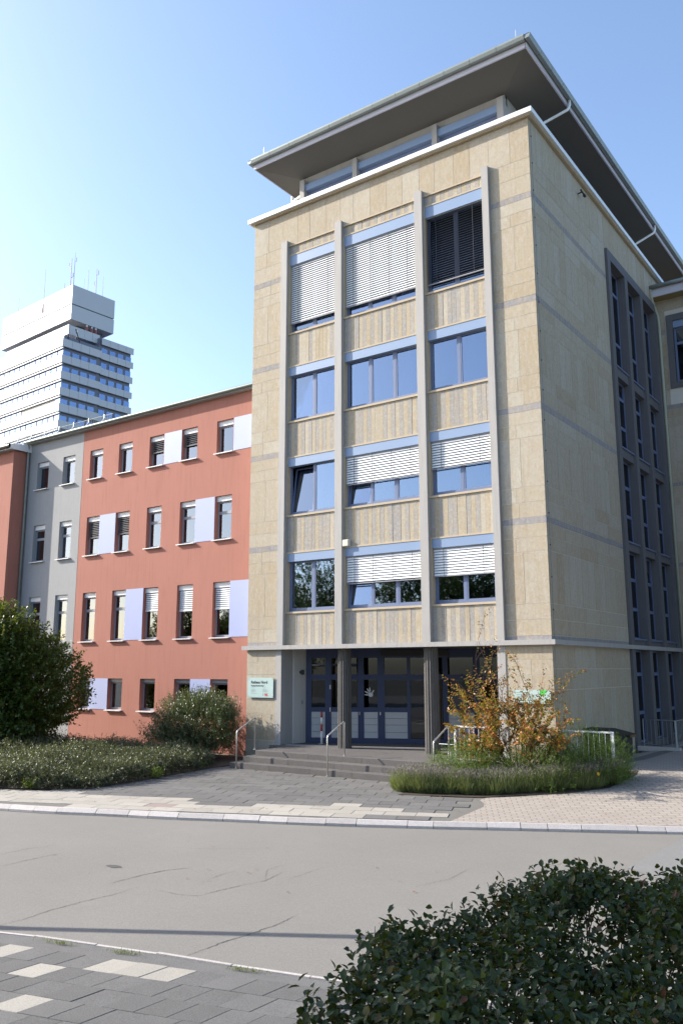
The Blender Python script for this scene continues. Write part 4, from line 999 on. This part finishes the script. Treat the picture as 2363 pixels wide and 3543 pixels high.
def crown_points(n, c, r, g, lumps, power=.45, floor=None, lowcut=-1):
    """points filling an uneven crown: outer shell favoured, radius modulated by random lumps"""
    d = rand_dirs(n, g); d = d[d[:, 2] > lowcut]
    L = rand_dirs(lumps, g); amp = g.uniform(-.26, .32, lumps); w = g.uniform(5, 14, lumps)
    m = 1 + (amp * np.exp(w * (d @ L.T - 1))).sum(1)
    rad = g.random(len(d)) ** power * m
    P = np.array(c) + d * rad[:, None] * np.array(r)
    if floor is not None: k = P[:, 2] > floor; P, d = P[k], d[k]
    return P, d
def limbs(name, base, tips, r0, mat, parent, g, fork=.35):
    m = MB()
    for tp in tips:
        b = Vector(base) + Vector((g.normal(0, .12), g.normal(0, .12), 0)); t = Vector(tp); mid = b.lerp(t, .5) + Vector((g.normal(0, .12), g.normal(0, .12), .25))
        pts = [b, b.lerp(mid, .5) + Vector((0, 0, .12)), mid, mid.lerp(t, .55), t]
        m.tube(pts, [r0, r0 * .8, r0 * .55, r0 * .32, r0 * .1], 6)
    return obj(name, m, mat, parent, True)

# big hornbeam shrub on the left
g = np.random.default_rng(11)
tr = thing('hornbeam_tree', (-19.4, -4.9, -1.3), 'large dense green leafy shrub tree in front of the grey plaster strip', 'tree')
P, d = crown_points(10500, (-19.5, -4.9, 1.08), (3.35, 2.1, 2.8), g, 70, .36, -1.15)
D = unit(d * .8 + np.array([0, 0, .55]) + g.normal(0, .35, d.shape))
leaves('crown', *twigs_to_leaves(P, D, .48, 10, .125, .085, g), 'leaf_hornbeam', tr)
P2 = P[g.choice(len(P), 26)]; limbs('trunk', (-19.4, -4.9, -1.35), P2, .07, 'bark', tr, g)
# laurel shrub beside the tower
sh = thing('laurel_shrub', (-12.3, -.9, -1.3), 'dark glossy shrub with pale upright shoots between red wall and steps', 'shrub')
P, d = crown_points(3900, (-12.45, -.95, -.45), (1.75, 1.0, 1.15), g, 40, .4, -1.2)
D = unit(d * .6 + np.array([0, 0, .8]) + g.normal(0, .3, d.shape))
Q1 = twigs_to_leaves(P, D, .3, 9, .075, .032, g)
n = 420; B = np.stack([g.uniform(-13.1, -10.75, n), g.uniform(-1.5, -.5, n), np.zeros(n)], 1); B[:, 2] = .35 - .28 * (B[:, 0] + 11.9) ** 2 + g.uniform(-.35, .1, n)
U = unit(np.stack([g.normal(.12, .22, n), g.normal(0, .22, n), np.ones(n)], 1)); Q2 = twigs_to_leaves(B, U, .55, 16, .085, .03, g, .55)
n = 330; B = np.stack([g.uniform(-14.6, -12.6, n), g.uniform(-1.5, -.5, n), g.uniform(-1.1, -.55, n)], 1); U = unit(np.stack([g.normal(-.5, .4, n), g.normal(0, .4, n), np.full(n, .7)], 1)); Q3 = twigs_to_leaves(B, U, .5, 12, .07, .03, g, .7)
leaves('foliage', *[np.concatenate(z) for z in zip(Q1, Q3)], 'leaf_laurel', sh); leaves('shoot', *Q2, 'leaf_shoot', sh)
limbs('stem', (-12.2, -.9, -1.32), P[g.choice(len(P), 24)], .03, 'bark', sh, g)
# cotoneaster ground hedge
hd = thing('cotoneaster_hedge', (-11.5, -6, -1.3), 'low grey-green arching cotoneaster hedge along the left pavement', 'hedge')
def bed_in(x, y):
    q = [(-16, -17), (-10.2, -12.5), (-9.21, -10.89), (-8.7, -9.81), (-7.94, -9.07), (-6.75, -9.16), (-4.96, -9.43), (-3.2, -9.8), (-2.0, -10.6), (-1.2, -12)]
    for (a, b), (c, d_) in zip(q, q[1:]):
        if a <= y <= c: return b + (d_ - b) * (y - a) / (c - a) - x
    return -1
Pn = []
while len(Pn) < 21000:
    x, y = g.uniform(-19, -9), g.uniform(-13, -1.4); e = bed_in(x, y)
    front = (y - (ky(FK, x) + 1.75)) if x < -11 else 4
    if e > .03 and front > .0:
        ed = min(e, front * .9, 4); prob = 1.0 if x > -13 else .35
        if g.random() > prob: continue
        h = .25 + .27 * (1 - math.exp(-ed * 1.2)) + .09 * math.sin(x * 1.9 + y * 1.1) + .08 * math.sin(y * 3.1 - x)
        if y > -3.2: h *= max(.25, 1 - (y + 3.2) * .4)
        Pn.append((x, y, -1.29 + h * g.random() ** .5, ed))
Pn = np.array(Pn); out_ = np.stack([np.exp(-Pn[:, 3]) * .5, -np.exp(-Pn[:, 3]) * .25, np.full(len(Pn), .5)], 1)
D = unit(out_ + g.normal(0, .5, out_.shape))
leaves('foliage', *twigs_to_leaves(Pn[:, :3], D, .34, 11, .052, .028, g, .8, .5), 'leaf_cotoneaster', hd)
n = 900; k = g.choice(len(Pn), n); m = MB()
for i in k[:500]:
    b = Vector(Pn[i, :3]); dd = Vector(D[i]); m.tube([b - Vector((0, 0, .15)), b + dd * .2, b + dd * .42 - Vector((0, 0, .04))], [.004, .003, .0015], 3, False)
tag(obj('stem', m, 'bark', hd), kind='stuff')
# light green weeds poking out of the hedge edge
for nm, x, y, l in (('weed', -10.2, -8.78, 'light green weed at the front edge of the hedge'), ('weed', -9.2, -5.6, 'light green weed at the hedge edge nearer the steps')):
    w = thing(nm, (x, y, -1.29), l, 'weed', 'weeds at the hedge edge'); n = 46
    B = np.tile([x, y, -1.28], (n, 1)) + g.normal(0, .07, (n, 3)) * [1, 1, 0]; U = unit(np.stack([g.normal(0, .35, n), g.normal(0, .35, n), np.ones(n)], 1))
    leaves('foliage', *twigs_to_leaves(B, U, .24, 7, .08, .035, g, .8), 'leaf_weed', w)
# grass beside the steps
n = 5200; B = np.stack([g.uniform(-13.2, -9.45, n), g.uniform(-3.1, -1.2, n), np.full(n, -1.288)], 1); B = B[[bed_in(b[0], b[1]) > .02 and b[0] > -10.9 + (b[1] + 2.2) * -.6 - .6 for b in B]]; n = len(B)
gs = leaves('grass', B, unit(np.stack([g.normal(0, .3, n), g.normal(0, .3, n), np.ones(n)], 1)), rand_dirs(n, g), g.uniform(.09, .26, n), np.full(n, .012), 'leaf_grass')
tag(gs, 'bright green grass tuft strip between hedge and steps', 'grass', kind='stuff')
# lavender border on the right
FL = [(-2.35, -4.15), (-1.4, -3.98), (-.44, -3.62), (1.2, -2.5), (1.85, -1.75), (1.95, -.9)]
def along(pl, t):
    L = [math.dist(a, b) for a, b in zip(pl, pl[1:])]; s = t * sum(L)
    for (a, b), l in zip(zip(pl, pl[1:]), L):
        if s <= l: return a[0] + (b[0] - a[0]) * s / l, a[1] + (b[1] - a[1]) * s / l
        s -= l
    return pl[-1]
cl = []
for i in range(46):
    x, y = along(FL, i / 45 * .93); rr = g.random()
    cl.append((x - .25 * .4 + g.normal(0, .08), y + .28 + .62 * (rr if i % 2 else rr * .35), g.uniform(.24, .36)))
for i in range(16): cl.append((g.uniform(-2.6, -1.7), g.uniform(-3.9, -2.65), g.uniform(.22, .32)))
B = []; U = []; Ls = []; FB = []; FU = []
for x, y, r in cl:
    n = 520; a = g.uniform(0, 6.283, n); q = g.random(n) ** .6; b = np.stack([x + np.cos(a) * q * r * .45, y + np.sin(a) * q * r * .45, np.full(n, hz(x, y))], 1)
    u = unit(np.stack([np.cos(a) * q * .75, np.sin(a) * q * .75, np.full(n, 1.0)], 1) + g.normal(0, .12, (n, 3))); B.append(b); U.append(u); Ls.append(g.uniform(.20, .44, n) * (1.1 - .2 * q))
    n = 150; a = g.uniform(0, 6.283, n); q = g.random(n) ** .6; b = np.stack([x + np.cos(a) * q * r * .9, y + np.sin(a) * q * r * .9, hz(x, y) + .31 + g.normal(0, .05, n) + .08 * (1 - q)], 1)
    FB.append(b); FU.append(unit(np.stack([np.cos(a) * q * .5, np.sin(a) * q * .5, np.ones(n)], 1) + g.normal(0, .1, (n, 3))))
B = np.concatenate(B); U = np.concatenate(U); Ls = np.concatenate(Ls); n = len(B)
lv = leaves('lavender_border', B, U, rand_dirs(n, g), Ls, g.uniform(.007, .013, n), 'leaf_lavender')
tag(lv, 'grey-green faded lavender border along the front of the shrub bed', 'lavender', kind='stuff')
FB = np.concatenate(FB); FU = np.concatenate(FU); n = len(FB); Q = FB + FU * .13
S1 = leaves('stalk', FB - FU * .06, FU, rand_dirs(n, g), np.full(n, .22), np.full(n, .005), 'leaf_lavender', lv)
leaves('flower_spike', Q, FU, rand_dirs(n, g), g.uniform(.035, .065, n), np.full(n, .014), 'leaf_flower', lv)
# low juniper and broom mass behind the lavender
for nm, c, r, k, ls, lab in (('juniper_shrub', (-1.25, -2.55, -.88), (1.0, .75, .50), 1900, .045, 'bright green spreading shrub left of the autumn shrub'), ('juniper_shrub', (.35, -1.9, -.80), (1.0, .8, .50), 1900, .045, 'dark green spreading shrub beneath the autumn shrub'),
                             ('juniper_shrub', (1.40, -1.1, -.68), (.78, .85, .55), 2000, .045, 'dark feathery spreading shrub at the right end of the bed')):
    t = thing(nm, (c[0], c[1], hz(c[0], c[1])), lab, 'shrub', 'spreading shrubs in the bed')
    P, d = crown_points(k, c, r, g, 30, .4, hz(c[0], c[1]) + .03); D = unit(d * .9 + [0, 0, .45] + g.normal(0, .3, d.shape))
    leaves('foliage', *twigs_to_leaves(P, D, .30, 16, ls, .011, g, .75), 'leaf_juniper', t)
    limbs('stem', (c[0], c[1], hz(c[0], c[1]) - .03), P[g.choice(len(P), 14)], .016, 'bark', t, g)
t = thing('broom_plant', (1.15, -2.05, -1.2), 'pale upright grey-green herb clump at the right of the lavender', 'plant'); n = 240
B = np.tile([1.15, -2.0, hz(1.15, -2) ], (n, 1)) + g.normal(0, .13, (n, 3)) * [1, 1, 0]; U = unit(np.stack([g.normal(0, .3, n), g.normal(0, .3, n), np.ones(n)], 1))
leaves('foliage', *twigs_to_leaves(B, U, .62, 16, .045, .012, g, .6), 'leaf_lavender', t)
t = thing('yellow_flower', (1.72, -1.95, -1.1), 'single yellow flower at the right of the lavender', 'flower')
n = 16; c = np.array([1.78, -2.02, -.78]); an = np.linspace(0, 6.283, n, endpoint=False); A = np.stack([np.cos(an) * .8, np.full(n, -.35), np.sin(an)], 1)
leaves('petal_ring', np.tile(c, (n, 1)), A, np.tile([.2, -1, .2], (n, 1)), np.full(n, .045), np.full(n, .018), 'petal_yellow', t); obj('stalk', MB().tube([(1.74, -1.95, -1.2), (1.78, -2.0, -.78)], .004, 5), 'leaf_grass', t)
# autumn shrub with visible branches
au = thing('autumn_shrub', (-.35, -1.55, -1.15), 'open branched shrub with orange and brown autumn leaves', 'shrub')
base = Vector((-.38, -1.6, -1.15)); m = MB(); TP = []; TD = []
def grow(p, dirv, ln, r, lev):
    n = 5; pts = [p]; q = p.copy(); dd = dirv.copy()
    for i in range(n):
        dd = (dd + Vector(g.normal(0, .10, 3)) + Vector((0, 0, .03))).normalized(); q = q + dd * ln / n; pts.append(q.copy())
    m.tube(pts, [r * (1 - .65 * i / n) for i in range(n + 1)], 5, False)
    if lev <= 1:
        k = 4 if lev else 5
        for i in range(1, n + 1): TP.append(tuple(pts[i - 1])); TD.append(tuple((pts[i] - pts[i - 1]).normalized()))
    if lev:
        for _ in range(5 if lev > 1 else 3):
            i = g.integers(2, n + 1); side = Vector(g.normal(0, 1, 3)); side -= dd * side.dot(dd); nd = (dd * .75 + side.normalized() * .62 + Vector((0, 0, .08))).normalized()
            grow(pts[i], nd, ln * g.uniform(.45, .68), r * .5, lev - 1)
for a, tl, ln in ((0.3, .25, 2.1), (1.6, .5, 1.35), (2.8, .62, 1.7), (3.5, .30, 2.2), (4.4, .62, 1.4), (5.4, .75, 1.55), (6.0, .48, 1.6), (3.1, .85, 1.6), (.0, .9, 1.5), (2.2, .15, 2.3), (.8, .8, 1.0), (3.9, .95, 1.2)):
    grow(base + Vector((g.normal(0, .07), g.normal(0, .07), 0)), Vector((math.cos(a) * math.sin(tl) * 1.0, math.sin(a) * math.sin(tl) * .7, math.cos(tl))).normalized(), ln, .017, 2)
obj('branch', m, 'bark_red', au, True)
TP = np.array(TP); TD = np.array(TD); k = g.random(len(TP)) < np.clip(.95 - (TP[:, 2] - .9) * .38, .42, .95); TP, TD = TP[k], TD[k]
TP = TP + g.normal(0, .035, TP.shape)
lo_ = TP[:, 2] < .75
Q1 = twigs_to_leaves(TP[lo_], TD[lo_], .26, 8, .076, .056, g, 1.1); Q2 = twigs_to_leaves(TP[~lo_], TD[~lo_], .22, 4, .070, .05, g, 1.1)
leaves('foliage', *[np.concatenate(z) for z in zip(Q1, Q2)], 'leaf_autumn', au, False)
# clipped hedge in the foreground, near the camera
fhg = thing('privet_hedge', tuple(CAM + rt * 1.6 + fh * 3.2 + Vector((0, 0, -2.95))), 'dark green clipped hedge in the foreground right corner', 'hedge')
OB = [(-1.2, 1.7), (-.85, 2.35), (-.64, 2.68), (-.40, 2.88), (-.22, 3.05), (-.05, 3.30), (.07, 3.58), (.20, 3.90), (.45, 4.08), (.72, 4.44), (.97, 4.62), (1.34, 4.80), (1.87, 4.90), (3.4, 5.1)]
def edge_dist(l, dd):
    best = 9
    for (a, b), (c, e) in zip(OB, OB[1:]):
        vx, vy = c - a, e - b; t = max(0, min(1, ((l - a) * vx + (dd - b) * vy) / (vx * vx + vy * vy))); ds = math.hypot(l - a - t * vx, dd - b - t * vy)
        if ds < abs(best): best = ds if (vx * (dd - b) - vy * (l - a)) < 0 else -ds
    return best
Pn = []; Dn = []
while len(Pn) < 12500:
    l, dd = g.uniform(-1.0, 3.2), g.uniform(1.5, 5.1); e = edge_dist(l, dd)
    if e < 0 or e > 2.1: continue
    top = .51 + .06 * min(1, max(0, l - 1.1)) - .17 * sstep((.35 - l) / .7) + .055 * math.sin(l * 4.1 + dd * 2.3) + .04 * math.sin(l * 9.7 - dd * 5.1) - .03 * math.exp(-e * 9)
    u = g.random()
    if u < .62: z = top - abs(g.normal(0, .07)); o_ = Vector((0, 0, 1.0))
    elif u < .86 and e < .25: z = g.uniform(-.75, top); o_ = Vector((-.6, .5, .35))
    else:
        z = g.uniform(-.6, top - .1); o_ = Vector((0, 0, .5))
        if g.random() < .6: continue
    # open, twiggy spots where the ground shines through
    if math.sin(l * 6.3 + 1.0) * math.sin(dd * 5.2 + .6) > .5 and e > .35 and dd < 4.1 and g.random() < .85: continue
    w = CAM + rt * l + fh * dd; Pn.append((w.x, w.y, z)); ow = rt * o_.x + fh * o_.y + Vector((0, 0, o_.z)); Dn.append(tuple(ow))
Pn = np.array(Pn); D = unit(unit(np.array(Dn)) + g.normal(0, .45, Pn.shape))
Q1 = twigs_to_leaves(Pn, D, .10, 5, .039, .026, g, .9)
n = 170; k = g.choice(np.where(Pn[:, 2] > .52)[0], n); U = unit(np.stack([g.normal(0, .25, n), g.normal(0, .25, n), np.ones(n)], 1)); Q2 = twigs_to_leaves(Pn[k], U, .15, 7, .042, .024, g, .7)
leaves('foliage', *[np.concatenate(z) for z in zip(Q1, Q2)], 'leaf_privet', fhg, False, .22)
m = MB()
for i in g.choice(len(Pn), 700):
    b = Vector(Pn[i]); dd = Vector(D[i]); m.tube([b - Vector((0, 0, .22)) + Vector(g.normal(0, .06, 3)), b - dd * .03, b + dd * .11], [.0035, .0025, .001], 4, False)
for l, dd in ((.6, 3.6), (1.0, 3.9), (1.5, 4.2), (2.1, 4.3), (.4, 3.0), (1.1, 3.2), (1.7, 3.4)):
    w = CAM + rt * l + fh * dd
    for _ in range(6):
        tp = Vector((w.x + g.normal(0, .18), w.y + g.normal(0, .18), .40)); m.tube([(w.x, w.y, -1.34), ((w.x + tp.x) / 2 + g.normal(0, .05), (w.y + tp.y) / 2, -.3), tp], [.014, .010, .004], 5, False)
tag(obj('branch', m, 'bark', fhg), kind='stuff')

# fallen leaves and grass in the joints
n = 170; x = g.uniform(-9, 4, n); y = g.uniform(-9.5, -2.7, n); z = np.array([hz(a, b) + .012 for a, b in zip(x, y)]); k = np.array([b > ky(FK, a) + .2 and bed_in(a, b) < -.1 for a, b in zip(x, y)])
Lf = np.stack([x, y, z], 1)[k]
Lr = np.stack([g.uniform(-4, 4.5, 26), g.uniform(-13.5, -9.8, 26), np.full(26, -1.410)], 1); Lr = Lr[[b < ky(FK, a) - .1 for a, b in zip(Lr[:, 0], Lr[:, 1])]]
Lf = np.concatenate([Lf, Lr]); n = len(Lf); a = g.uniform(0, 6.283, n)
tag(leaves('fallen_leaves', Lf, np.stack([np.cos(a), np.sin(a), np.full(n, .1)], 1), np.tile([0, 0, 1.0], (n, 1)), g.uniform(.03, .06, n), g.uniform(.02, .04, n), 'leaf_autumn'), 'scattered brown autumn leaves lying on the forecourt and road', 'leaves', kind='stuff')
T0 = [(.45, -15.75), (1.3, -15.55), (2.7, -15.2)]; B = []
for a_, b_ in T0: q = g.normal(0, 1, (90, 2)) * [.11, .022]; B.append(np.stack([a_ + q[:, 0], b_ + q[:, 0] * .25 + q[:, 1] - .02, np.full(90, -1.34)], 1))
for _ in range(60):
    a_ = g.uniform(-9.3, -2.4); b_ = g.choice([-2.53, -2.2, -1.86]); zz_ = {-2.53: -1.3, -2.2: -1.14, -1.86: -.98}[float(b_)]; q = g.normal(0, .02, (7, 2)); B.append(np.stack([a_ + q[:, 0], np.full(7, b_), np.full(7, zz_)], 1))
B = np.concatenate(B); n = len(B)
tag(leaves('joint_grass', B, unit(np.stack([g.normal(0, .5, n), g.normal(0, .5, n), np.ones(n)], 1)), rand_dirs(n, g), g.uniform(.02, .06, n), np.full(n, .006), 'leaf_grass'), 'short grass growing from kerb and step joints', 'grass', kind='stuff')

# trees and a post out of frame
def street_tree(loc, h, r, lab, seed, nt=3200, ls=.26):
    g = np.random.default_rng(seed); t = thing('street_tree', loc, lab, 'tree', 'trees across the street'); c = (loc[0], loc[1], loc[2] + h - r * .95)
    P, d = crown_points(nt, c, (r, r, r * .95), g, 40, .42); D = unit(d + [0, 0, .35] + g.normal(0, .4, d.shape))
    leaves('crown', *twigs_to_leaves(P, D, .7, 9, ls, ls * .62, g), 'leaf_tree', t)
    b = Vector(loc); m = MB().tube([b, b + Vector((.05, 0, h * .25)), b + Vector((0, .1, h * .5)), b + Vector((.1, 0, h * .85))], [.22, .17, .12, .03], 9)
    for i in g.choice(len(P), 16): m.tube([b + Vector((0, 0, h * g.uniform(.28, .5))), b.lerp(Vector(P[i]), .5) + Vector((0, 0, h * .28)), Vector(P[i])], [.09, .05, .01], 6, False)
    obj('trunk', m, 'bark', t, True)

street_tree((-23, -43, -1.45), 13.0, 4.6, 'broad tree mirrored in the lower left tower windows', 21)
street_tree((-31, -46, -1.45), 13.5, 5.0, 'tall tree mirrored in the lower red wing windows', 22)
street_tree((-13.5, -42, -1.45), 11.5, 4.4, 'round tree mirrored in the lower right tower windows', 23)
street_tree((-40, -43, -1.45), 12.5, 5.0, 'tree mirrored in the ground floor of the red wing', 24)
street_tree((-50, -47, -1.45), 12, 4.8, 'tree mirrored in the far end of the red wing', 25)
street_tree((-4, -41, -1.45), 8.0, 3.5, 'small tree mirrored in the entrance glass', 26)
street_tree((-2.3, -22.1, -1.34), 9.6, 2.6, 'unseen tree added beside the camera to shade the clipped hedge', 27, 3600, .15)  # added out of view, placed and sized to put the hedge in shade
street_tree((19, 3, -1.2), 15, 5.2, 'big unseen tree added right of the forecourt to darken the tower side wall', 31, 3000, .2)  # this and the next two are added to block sky from the side wall
street_tree((21, -8, -1.3), 14, 5.0, 'big unseen tree added near the street on the right to darken the side wall', 32, 3000, .2)
street_tree((25, 12, -1.2), 16, 5.6, 'tall unseen tree added before the stone wing to keep sky light off the side wall', 33, 3000, .2)
# unseen post, form made up so its arm throws the thin road shadow
HP = 3.25; LB = Vector((-.84, -15.64, 0)) - Vector((.9398, .3417, 0)) * (HP / math.tan(R(29.7))); LB.z = -1.34; az = Vector((.859, .512, 0)); zA = -1.42 + HP
lp = thing('shadow_post', LB, 'unseen grey post with a level arm, made up to cast the road shadow', 'post')
obj('pole', MB().tube([LB, (LB.x, LB.y, zA + .05)], [.07, .06], 12), 'galvanised', lp, True)
a0 = Vector((LB.x, LB.y, zA)); obj('arm', MB().tube([a0 - az * .3, a0 + az * 4.4], .075, 10), 'galvanised', lp, True)
obj('bracket', MB().prism([a0 - Vector((0, 0, .03)), a0 + az * 1.1 - Vector((0, 0, .03)), a0 - Vector((0, 0, .50))], (.02, -.03, 0)), 'galvanised', lp)  # wedge put in so the shadow begins as a triangle
